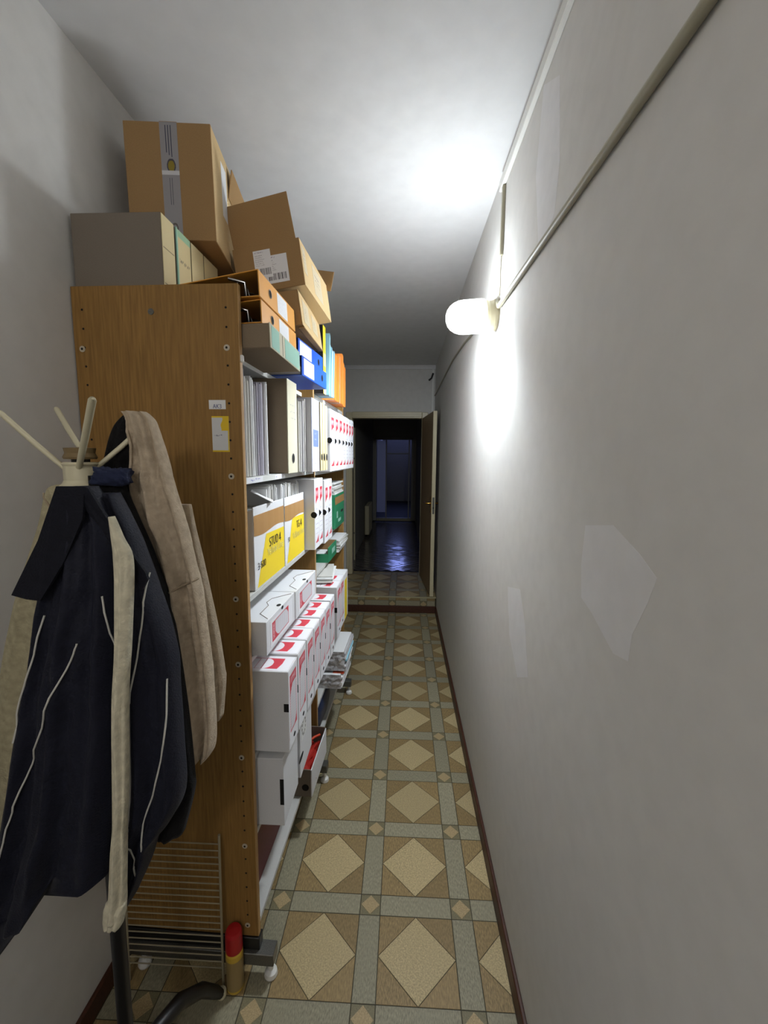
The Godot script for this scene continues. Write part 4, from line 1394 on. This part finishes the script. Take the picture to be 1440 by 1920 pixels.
	put("near_side", box_mesh(Vector3(-0.2, 0, -0.004), Vector3(-0.004, 0.05, 0), 0.001), M.green, t)
	put("far_side", box_mesh(Vector3(-0.2, 0, -0.25), Vector3(-0.004, 0.085, -0.246), 0.001), M.card_n, t)
	put("inner_side", box_mesh(Vector3(-0.0065, 0.004, -0.246), Vector3(-0.0042, 0.083, -0.004), 0.0), M.card_n, t)
	put("bottom", box_mesh(Vector3(-0.2, 0, -0.246), Vector3(-0.006, 0.003, -0.004), 0.0), M.card_n, t)
	put("label", sheet_x(0.0, 0.03, 0.06, -0.10, -0.2), M.teal, t)
	put("papers", box_mesh(Vector3(-0.19, 0.004, -0.15), Vector3(-0.012, 0.045, -0.01), 0.004), M.paper, t)
	t = thing("paper_stack", "fanned bundle of white sheets beside the small green carton", "papers", Vector3(-0.388, 1.1185, -2.63), Vector3(0, YAW, 0))
	for i in 9:
		put("sheet", box_mesh(Vector3(-0.21, 0, -0.27), Vector3(0, 0.0085, 0), 0.001), [M.paper, M.paper2][i % 2], t, Vector3(0.010 - 0.004 * absf(i - 4.0), 0.0088 * i, rng.randf_range(-0.01, 0.01)), Vector3(0, rng.randf_range(-0.06, 0.06), 0))

# ---------------------------------------------------------------- lowest shelves
func crumple(w: float, h: float, d: float, sd: int, amp: float) -> SurfaceTool:
	var n := FastNoiseLite.new()
	n.seed = sd
	n.frequency = 9.0
	n.fractal_octaves = 3
	var st := mb()
	st.set_smooth_group(0)
	var nu := 28
	var nv := 14
	var at := func(i: int, j: int) -> Vector3:
		var t := TAU * i / nu
		var p := PI * (j as float) / nv - PI / 2
		var q := Vector3(cos(t) * cos(p), sin(p), sin(t) * cos(p))
		q = Vector3(signf(q.x) * pow(absf(q.x), 0.55), signf(q.y) * pow(absf(q.y), 0.7), signf(q.z) * pow(absf(q.z), 0.55))
		q = q * Vector3(w, h, d) * 0.5
		var k := 1.0 + amp * n.get_noise_3d(q.x * 12.0, q.y * 12.0, q.z * 12.0)
		q *= k
		q.y = maxf(q.y + h * 0.5, 0.0)
		return q
	for i in nu:
		for j in nv:
			var a: Vector3 = at.call(i, j)
			var b: Vector3 = at.call((i + 1) % nu, j)
			var c: Vector3 = at.call((i + 1) % nu, j + 1)
			var e: Vector3 = at.call(i, j + 1)
			for q in [a, b, c, a, c, e]: st.add_vertex(q)
	st.index()
	st.generate_normals()
	return st

func build_row_low():
	# maroon box in the shade of the lowest shelf
	var t := thing("storage_box", "dark maroon box standing in shade on the lowest shelf by the end panel", "box", Vector3(-0.500, 0.1905, -1.245), Vector3(0, -0.03, 0))
	put("body", box_mesh(Vector3(-0.34, 0, -0.48), Vector3(0, 0.25, 0), 0.003), M.maroon, t)
	put("lid", box_mesh(Vector3(-0.345, 0.25, -0.485), Vector3(0.004, 0.28, 0.003), 0.003), M.maroon, t)
	# open tray with red things
	t = thing("open_tray", "grey open cardboard tray holding red cloth, jutting from the lowest shelf", "box", Vector3(-0.390, 0.1910, -1.757), Vector3(0, -0.036, 0))
	put("near_side", box_mesh(Vector3(-0.21, 0, -0.005), Vector3(-0.005, 0.132, 0), 0.001), M.greycard, t)
	put("right_side", box_mesh(Vector3(-0.005, 0, -0.305), Vector3(0, 0.132, 0), 0.001), M.white_card, t)
	put("left_side", box_mesh(Vector3(-0.21, 0, -0.305), Vector3(-0.205, 0.132, -0.005), 0.001), M.greycard, t)
	put("far_side", box_mesh(Vector3(-0.205, 0, -0.305), Vector3(-0.005, 0.140, -0.300), 0.001), M.greycard, t)
	put("bottom", box_mesh(Vector3(-0.205, 0, -0.30), Vector3(-0.005, 0.004, -0.005), 0.0), M.greycard, t)
	var st := mb()
	disc(st, Vector3(-0.03, 0.045, 0), Vector3.BACK, 0.016, 0.0008, 16)
	put("hand_hole", st, M.hole, t)
	put("print", sheet_z(0.0, -0.05, -0.028, 0.082, 0.09), M.greycard, t)
	t = thing("red_cloth", "crumpled glossy red cloth lying in the grey tray", "cloth", Vector3(-0.482, 0.196, -1.905), Vector3(0, YAW, 0))
	put("cloth", crumple(0.155, 0.095, 0.24, 5, 0.5), M.red_cloth, t)
	t = thing("red_strap", "thin red strap curled over the red cloth in the tray", "strap", Vector3(-0.470, 0.302, -1.955), Vector3.ZERO)
	st = mb()
	tube(st, [Vector3(-0.07, -0.01, 0.06), Vector3(-0.04, 0.0, 0.03), Vector3(0.01, 0.008, 0.0), Vector3(0.045, 0.016, -0.04), Vector3(0.066, 0.012, -0.065)], 0.006, 8)
	put("strap", st, M.red_strap, t)
	# far bay, low
	t = thing("storage_bag", "dark navy bag with green trim on the lowest shelf of the far bay", "bag", Vector3(-0.535, 0.1905, -2.345), Vector3(0, YAW, 0))
	put("body", crumple(0.21, 0.185, 0.40, 9, 0.10), M.navy_bag, t)
	st = mb()
	tube(st, [Vector3(-0.1, 0.118, 0.188), Vector3(0.0, 0.12, 0.192), Vector3(0.095, 0.122, 0.175)], 0.004, 6)
	put("trim", st, M.green, t)
	t = thing("hardback_book", "dark red hardback lying on the navy bag in the far bay", "book", Vector3(-0.47, 0.377, -2.14), Vector3(0, YAW, 0))
	put("cover", box_mesh(Vector3(-0.2, 0, -0.28), Vector3(0, 0.004, 0), 0.001), M.maroon, t)
	put("pages", box_mesh(Vector3(-0.195, 0.004, -0.275), Vector3(-0.004, 0.018, -0.004), 0.001), M.paper2, t)
	put("cover", box_mesh(Vector3(-0.2, 0.018, -0.28), Vector3(0, 0.021, 0), 0.001), M.maroon, t)
	t = thing("paper_packet", "small pale pink paper packet at the front of the lowest far shelf", "packet", Vector3(-0.445, 0.1905, -2.135), Vector3(0, 0.2, 0))
	put("packet", crumple(0.07, 0.05, 0.06, 13, 0.3), M.card_light, t)
	put("fold", box_mesh(Vector3(-0.02, 0.03, -0.02), Vector3(0.02, 0.056, 0.01), 0.004), M.paper2, t)
	# plastic wrapped magazines sliding off the shelf above
	var groups := [[0.4105, 0.011, 7, "lower pile of magazines in clear film jutting out of the far bay"], [0.502, 0.012, 9, "upper pile of magazines in clear film jutting out of the far bay"]]
	for k in 2:
		var g: Array = groups[k]
		t = thing("magazine_pile", g[3], "magazines", Vector3(-0.338 + 0.016 * k, g[0], -2.30 - 0.03 * k), Vector3(0, -0.03, 0), "wrapped magazine piles")
		for i in g[2]:
			put("magazine", box_mesh(Vector3(-0.21, 0, -0.29), Vector3(0, g[1] - 0.0008, 0), 0.001), [M.paper, M.paper3, M.paper][i % 3], t, Vector3(rng.randf_range(-0.004, 0.012), g[1] * i, rng.randf_range(-0.006, 0.006)), Vector3(0, rng.randf_range(-0.04, 0.04), 0))
		var hh: float = g[1] * g[2]
		put("film", film_wrap(0.222, hh + 0.003, 0.018, 21 + k), M.pack, t, Vector3(0.004, 0, 0.012))
		put("band", box_mesh(Vector3(-0.05, hh - 0.004 if k == 0 else hh * 0.4, -0.285), Vector3(0.0135, hh + 0.002 if k == 0 else hh * 0.4 + 0.012, -0.02), 0.001), M.red_strap if k == 0 else M.blue_folder, t)

# crinkled film over the near end of a pile
func film_wrap(w: float, h: float, d: float, sd: int) -> SurfaceTool:
	var n := FastNoiseLite.new()
	n.seed = sd
	n.frequency = 30.0
	n.fractal_octaves = 3
	var st := mb()
	st.set_smooth_group(0)
	var nu := 26
	var nv := 14
	var p := func(i: int, j: int) -> Vector3:
		var x := -w + w * i / nu
		var y := h * j / nv
		return Vector3(x, y, n.get_noise_2d(x, y) * d * sin(PI * j / nv) * 0.6)
	for i in nu:
		for j in nv:
			var a: Vector3 = p.call(i, j)
			var b: Vector3 = p.call(i + 1, j)
			var c: Vector3 = p.call(i + 1, j + 1)
			var e: Vector3 = p.call(i, j + 1)
			for q in [a, c, b, a, e, c]: st.add_vertex(q)
			var o := Vector3(0, 0, -0.003)
			for q in [a + o, b + o, c + o, a + o, c + o, e + o]: st.add_vertex(q)
	st.index()
	st.generate_normals()
	return st

# ==================================================================== coat stand and clothes
func build_coat_stand():
	var c := Vector3(-0.648, 0, -0.85)
	var t := thing("coat_stand", "coat stand with cream arms and black feet between the left wall and the shelving", "coat stand", c)
	var st := mb()
	tube(st, [Vector3(0, 0.17, 0), Vector3(0, 0.9, 0), Vector3(0, 1.72, 0)], 0.016, 14)
	put("pole", st, M.black_iron, t)
	st = mb()
	lathe(st, [[0.0, 1.640], [0.041, 1.640], [0.042, 1.645], [0.034, 1.652], [0.031, 1.658], [0.031, 1.686], [0.033, 1.690], [0.030, 1.694], [0.0, 1.694]], 8)
	put("hub", st, M.ivory, t)
	st = mb()
	lathe(st, [[0.0, 1.70], [0.028, 1.70], [0.030, 1.704], [0.026, 1.712], [0.028, 1.722], [0.0, 1.724]], 8)
	put("collar", st, M.ivory_brown, t)
	for a in [[Vector3(-0.022, 1.680, 0.012), Vector3(-0.112, 1.787, 0.05), 0.0052], [Vector3(-0.012, 1.715, -0.022), Vector3(-0.147, 1.813, -0.13), 0.0056], [Vector3(0.014, 1.686, 0.024), Vector3(0.158, 1.795, 0.172), 0.0062], [Vector3(0.024, 1.684, -0.012), Vector3(0.102, 1.772, -0.058), 0.0052]]:
		st = mb()
		var p0: Vector3 = a[0]
		var p1: Vector3 = a[1]
		var dir := (p1 - p0).normalized()
		tube(st, [p0 - dir * 0.012, p0.lerp(p1, 0.5) - Vector3(0, 0.002, 0), p1 - dir * 0.004, p1 + dir * 0.001, p1 + dir * 0.003], [a[2] * 0.9, a[2], a[2], a[2] * 0.8, a[2] * 0.3], 12)
		put("arm", st, M.ivory, t)
	for d in [Vector3(0.092, 0, -0.305), Vector3(-0.255, 0, -0.08), Vector3(-0.09, 0, 0.30), Vector3(0.305, 0, 0.09)]:
		st = mb()
		var p := []
		for s in [[0.04, 0.205], [0.25, 0.222], [0.5, 0.20], [0.75, 0.13], [0.92, 0.05], [0.98, 0.018]]:
			p.append(d * s[0] + Vector3.UP * s[1])
		tube(st, p, [0.017, 0.019, 0.020, 0.019, 0.017, 0.013], 12)
		put("leg", st, M.black_iron, t)
		st = mb()
		lathe(st, [[0.0, 0.0], [0.013, 0.0], [0.016, 0.008], [0.014, 0.022], [0.0, 0.026]], 12)
		put("foot_tip", st, M.ivory, t, d)

func spline(tb: Array, s: float) -> Array:
	# tb rows of equal length, evenly spaced parameter, Catmull-Rom
	var n := tb.size() - 1
	var x := clampf(s, 0, 1) * n
	var i := mini(int(x), n - 1)
	var f := x - i
	var out := []
	for k in tb[0].size():
		var p0: float = tb[maxi(i - 1, 0)][k]
		var p1: float = tb[i][k]
		var p2: float = tb[i + 1][k]
		var p3: float = tb[mini(i + 2, n)][k]
		out.append(cubic_interpolate(p1, p2, p0, p3, f))
	return out

# one point of a garment: rows of [y, left x, right x], centre depth z, half depth d
func cloth_point(g: Dictionary, s: float, t: float) -> Vector3:
	var r := spline(g.rows, s)
	var u := cos(t)
	var v := sin(t)
	var f: float = g.fold * (0.35 + 0.65 * s)
	var w := f * (sin(u * g.k + s * 1.1 + g.ph) + 0.5 * sin(u * g.k * 2.3 + g.ph * 2.0 - s * 2.0) + 0.25 * sin(u * 3.1 + s * 16.0 + g.ph))
	w += f * 1.1 * wrinkle.get_noise_3d((r[1] + r[2]) * 6.0 + u * 1.6 + s * 1.5, s * 5.5 + u * 0.8, g.ph * 7.0 + signf(v) * 3.0)
	var depth: float = g.d * (0.55 + 0.45 * minf(1.0, s * 4.0))
	var mx: float = (r[1] + r[2]) * 0.5
	var hx: float = (r[2] - r[1]) * 0.5
	var y: float = r[0]
	if g.has("hem"):
		var hem: Array = g.hem
		var q := spline(hem, clampf((u * 0.5 + 0.5), 0, 1))
		y += (q[0] - g.rows[g.rows.size() - 1][0]) * pow(s, 3.0)
	return Vector3(mx + u * hx, y, g.z + signf(v) * pow(absf(v), 0.6) * depth + w * absf(v))

func garment_mesh(g: Dictionary, nu := 72, nv := 56) -> SurfaceTool:
	var st := mb()
	st.set_smooth_group(0)
	var grid := []
	for j in nv + 1:
		var row := []
		for i in nu: row.append(cloth_point(g, float(j) / nv, TAU * i / nu))
		grid.append(row)
	for j in nv:
		for i in nu:
			var a: Vector3 = grid[j][i]
			var b: Vector3 = grid[j][(i + 1) % nu]
			var c: Vector3 = grid[j + 1][(i + 1) % nu]
			var e: Vector3 = grid[j + 1][i]
			for q in [a, b, c, a, c, e]: st.add_vertex(q)
	for j in [0, nv]:
		var m := Vector3.ZERO
		for q in grid[j]: m += q
		m /= nu
		if j == nv: m.y += 0.02
		for i in nu:
			var a: Vector3 = grid[j][i]
			var b: Vector3 = grid[j][(i + 1) % nu]
			if j == 0: for q in [m, b, a]: st.add_vertex(q)
			else: for q in [m, a, b]: st.add_vertex(q)
	st.index()
	st.generate_normals()
	return st

# a cord that lies on the front of a garment through points [x, y]
func cord_on(g: Dictionary, pts: Array, r: float) -> SurfaceTool:
	var path := []
	for k in pts.size() - 1:
		for i in 6:
			path.append(spline(pts, (k + i / 6.0) / (pts.size() - 1)))
	path.append(pts[pts.size() - 1])
	var out := []
	for p in path:
		var best := INF
		var z: float = g.z
		for i in 61:
			for j in 61:
				var q := cloth_point(g, j / 60.0, PI * (i + 0.5) / 61.0)
				var dd := Vector2(q.x - p[0], q.y - p[1]).length_squared()
				if dd < best:
					best = dd
					z = q.z
		out.append(Vector3(p[0], p[1], z + r * 0.4))
	var sm := []
	for i in out.size():
		var a: Vector3 = out[maxi(i - 1, 0)]
		var b: Vector3 = out[mini(i + 1, out.size() - 1)]
		sm.append(Vector3(out[i].x, out[i].y, maxf(out[i].z, (a.z + b.z) * 0.5)))
	var st := mb()
	tube(st, sm, r, 6)
	return st

# a flat piece of cloth with thickness: outline [x, y], depth from z0 at the top to z1 at the bottom
func flap_mesh(poly: Array, z0: float, z1: float, th: float) -> SurfaceTool:
	var st := mb()
	var p := PackedVector2Array()
	var ylo := INF
	var yhi := -INF
	for q in poly:
		p.append(Vector2(q[0], q[1]))
		ylo = minf(ylo, q[1]); yhi = maxf(yhi, q[1])
	if poly_area(p) < 0: p.reverse()
	var zat := func(q: Vector2) -> float: return lerpf(z1, z0, (q.y - ylo) / (yhi - ylo)) + 0.004 * sin(q.x * 60.0)
	var ix := Geometry2D.triangulate_polygon(p)
	for k in range(0, ix.size(), 3):
		var v := []
		for m in 3: v.append(Vector3(p[ix[k + m]].x, p[ix[k + m]].y, zat.call(p[ix[k + m]])))
		if (v[1] - v[0]).cross(v[2] - v[0]).z < 0: v = [v[0], v[2], v[1]]
		tri(st, v[0], v[1], v[2])
		var o := Vector3(0, 0, -th)
		tri(st, v[0] + o, v[2] + o, v[1] + o)
	for i in p.size():
		var j := (i + 1) % p.size()
		var a := Vector3(p[i].x, p[i].y, zat.call(p[i]))
		var b := Vector3(p[j].x, p[j].y, zat.call(p[j]))
		var o := Vector3(0, 0, -th)
		quad(st, a + o, b + o, b, a)
	return st

func build_garments():
	# khaki coat at the back, against the wall
	var g := {"rows": [[1.648, -0.705, -0.655], [1.636, -0.722, -0.645], [1.58, -0.738, -0.640], [1.47, -0.785, -0.640], [1.38, -0.820, -0.650], [1.22, -0.865, -0.66], [1.03, -0.900, -0.67], [0.86, -0.912, -0.68]], "z": -0.855, "d": 0.030, "fold": 0.006, "k": 7.0, "ph": 0.4}
	var t := thing("coat", "khaki coat hanging behind the navy jacket against the left wall", "coat", Vector3.ZERO)
	put("body", garment_mesh(g), M.khaki, t)
	put("seam", cord_on(g, [[-0.72, 1.632], [-0.70, 1.60], [-0.675, 1.555]], 0.0018), M.beige_dark, t)
	# black garment between the jackets
	g = {"rows": [[1.668, -0.620, -0.560], [1.597, -0.615, -0.535], [1.50, -0.600, -0.500], [1.389, -0.585, -0.472], [1.215, -0.580, -0.452], [1.033, -0.583, -0.442], [0.985, -0.586, -0.444], [0.892, -0.592, -0.47]], "z": -0.835, "d": 0.030, "fold": 0.005, "k": 9.0, "ph": 1.7}
	t = thing("jacket", "black jacket hanging in the middle of the stand, mostly hidden", "jacket", Vector3.ZERO)
	put("body", garment_mesh(g), M.black_cloth, t)
	put("collar", crumple(0.062, 0.034, 0.05, 33, 0.45), M.denim, t, Vector3(-0.566, 1.650, -0.822), Vector3(0, 0.2, -0.06))
	# navy jacket with white piping: left and right half
	t = thing("jacket", "navy jacket with thin white piping and pointed collar, hanging in front", "jacket", Vector3.ZERO)
	var nl := {"rows": [[1.652, -0.600, -0.552], [1.569, -0.622, -0.524], [1.448, -0.660, -0.517], [1.327, -0.692, -0.529], [1.224, -0.728, -0.538], [1.029, -0.780, -0.552], [0.898, -0.826, -0.571], [0.800, -0.866, -0.578]],
		"z": -0.752, "d": 0.046, "fold": 0.017, "k": 7.5, "ph": 0.9, "hem": [[0.62], [0.76], [0.775], [0.80], [0.885], [0.87], [0.88]]}
	put("left_half", garment_mesh(nl, 84, 64), M.navy, t)
	var nr := {"rows": [[1.638, -0.570, -0.532], [1.563, -0.552, -0.499], [1.488, -0.535, -0.478], [1.403, -0.529, -0.453], [1.324, -0.535, -0.437], [1.261, -0.544, -0.436], [1.131, -0.553, -0.434], [1.033, -0.561, -0.436], [0.970, -0.565, -0.466], [0.928, -0.568, -0.497], [0.866, -0.572, -0.519], [0.786, -0.578, -0.556]],
		"z": -0.782, "d": 0.040, "fold": 0.012, "k": 6.0, "ph": 2.1}
	put("right_half", garment_mesh(nr, 72, 64), M.navy, t)
	put("collar", flap_mesh([[-0.590, 1.655], [-0.545, 1.655], [-0.548, 1.60], [-0.575, 1.53], [-0.615, 1.461], [-0.645, 1.461], [-0.671, 1.468], [-0.662, 1.486], [-0.622, 1.563]], -0.715, -0.690, 0.006), M.navy_dark, t)
	put("collar", flap_mesh([[-0.560, 1.655], [-0.540, 1.653], [-0.520, 1.622], [-0.497, 1.585], [-0.452, 1.505], [-0.448, 1.492], [-0.459, 1.472], [-0.474, 1.490], [-0.518, 1.580], [-0.545, 1.61]], -0.715, -0.722, 0.006), M.navy_dark, t)
	for p in [[[-0.633, 1.425], [-0.660, 1.338], [-0.696, 1.250], [-0.713, 1.180]], [[-0.572, 1.377], [-0.586, 1.346], [-0.651, 1.215], [-0.696, 1.126], [-0.724, 1.052], [-0.757, 0.958], [-0.784, 0.865]], [[-0.526, 1.462], [-0.526, 1.349], [-0.531, 1.259]]]:
		put("piping", cord_on(nl, p, 0.0018), M.piping, t)
	for p in [[[-0.475, 1.489], [-0.472, 1.442], [-0.485, 1.339], [-0.508, 1.208], [-0.522, 1.061], [-0.526, 0.954], [-0.529, 0.867]], [[-0.441, 1.290], [-0.447, 1.181], [-0.466, 1.102], [-0.481, 1.051], [-0.505, 0.985], [-0.510, 0.927]]]:
		put("piping", cord_on(nr, p, 0.0018), M.piping, t)
	# cream sleeve hanging down between the halves
	g = {"rows": [[1.605, -0.496, -0.488], [1.569, -0.494, -0.475], [1.538, -0.492, -0.462], [1.483, -0.493, -0.464], [1.371, -0.501, -0.476], [1.275, -0.513, -0.488], [1.160, -0.521, -0.496], [1.080, -0.526, -0.502], [1.018, -0.531, -0.509], [0.955, -0.540, -0.513], [0.870, -0.550, -0.521], [0.826, -0.558, -0.526]],
		"z": -0.706, "d": 0.013, "fold": 0.006, "k": 4.0, "ph": 0.2}
	t = thing("cream_garment", "long narrow cream sleeve hanging down between the halves of the navy jacket", "sleeve", Vector3.ZERO)
	put("sleeve", garment_mesh(g, 40, 60), M.cream_cloth, t)
	put("cuff", garment_mesh({"rows": [[0.860, -0.5565, -0.5185], [0.845, -0.560, -0.522], [0.826, -0.562, -0.526], [0.812, -0.560, -0.530]], "z": -0.706, "d": 0.016, "fold": 0.002, "k": 9.0, "ph": 0.5}, 40, 12), M.cream_cloth, t)
	# beige jacket hung over the right arm by its hood, dark lining inside
	t = thing("jacket", "beige jacket with dark lining hung over the right arm of the stand", "jacket", Vector3.ZERO)
	var br := {"rows": [[1.798, -0.582, -0.536], [1.782, -0.572, -0.521], [1.746, -0.566, -0.510], [1.690, -0.563, -0.494], [1.634, -0.566, -0.481], [1.580, -0.562, -0.466], [1.527, -0.540, -0.454], [1.457, -0.524, -0.442], [1.409, -0.519, -0.432], [1.319, -0.511, -0.424], [1.229, -0.499, -0.418], [1.110, -0.487, -0.416], [1.051, -0.481, -0.421], [1.031, -0.467, -0.437]],
		"z": -0.895, "d": 0.030, "fold": 0.019, "k": 6.0, "ph": 1.2}
	put("body", garment_mesh(br, 72, 72), M.beige_cloth, t)
	put("back_fold", garment_mesh({"rows": [[1.60, -0.525, -0.474], [1.537, -0.513, -0.466], [1.449, -0.494, -0.450], [1.307, -0.466, -0.426], [1.213, -0.451, -0.415], [1.18, -0.446, -0.413], [1.091, -0.443, -0.424]], "z": -0.945, "d": 0.022, "fold": 0.004, "k": 6.0, "ph": 0.1}, 48, 40), M.beige_dark, t)
	put("lining", garment_mesh({"rows": [[1.797, -0.585, -0.572], [1.771, -0.612, -0.563], [1.727, -0.631, -0.560], [1.682, -0.643, -0.556], [1.621, -0.646, -0.553], [1.555, -0.637, -0.535], [1.481, -0.613, -0.518], [1.421, -0.593, -0.512]], "z": -0.912, "d": 0.020, "fold": 0.003, "k": 4.0, "ph": 0.8}, 48, 40), M.black_cloth, t)
	put("seam", cord_on(br, [[-0.519, 1.422], [-0.49, 1.424], [-0.46, 1.437], [-0.438, 1.447]], 0.0024), M.beige_dark, t)
	put("facing", cord_on(br, [[-0.575, 1.785], [-0.560, 1.74], [-0.558, 1.69], [-0.561, 1.634], [-0.557, 1.58]], 0.003), M.beige_cloth, t)

# ==================================================================== things on the floor
func build_small_things():
	# wire rack leaning against the end panel
	var t := thing("wire_rack", "flat rack of thin horizontal wires leaning against the end panel near the floor", "rack", Vector3(-0.70, 0.0, -1.178), Vector3(-0.03, 0, 0))
	for x in [-0.172, 0.140]:
		var st := mb()
		tube(st, [Vector3(x, 0.005, 0), Vector3(x, 0.535, 0)], 0.0042, 8)
		put("upright", st, M.wire, t)
	for k in 20:
		var st := mb()
		var y := 0.07 + 0.0228 * k
		tube(st, [Vector3(-0.172, y, 0.0), Vector3(0.140, y, 0.0)], 0.0021, 6)
		put("wire", st, M.wire, t)
	# spray can
	t = thing("spray_can", "small yellow spray can with a red cap standing on the floor by the end panel", "can", Vector3(-0.522, 0, -1.184))
	var st := mb()
	lathe(st, [[0.0, 0.0], [0.025, 0.0], [0.027, 0.004], [0.027, 0.135], [0.024, 0.143], [0.0, 0.145]], 24)
	put("body", st, M.can, t)
	st = mb()
	lathe(st, [[0.0273, 0.012], [0.0273, 0.118]], 24)
	put("wrapper", st, M.can_label, t)
	st = mb()
	lathe(st, [[0.0, 0.143], [0.0265, 0.143], [0.027, 0.147], [0.026, 0.202], [0.022, 0.211], [0.0, 0.214]], 24)
	put("cap", st, M.red_cap, t)
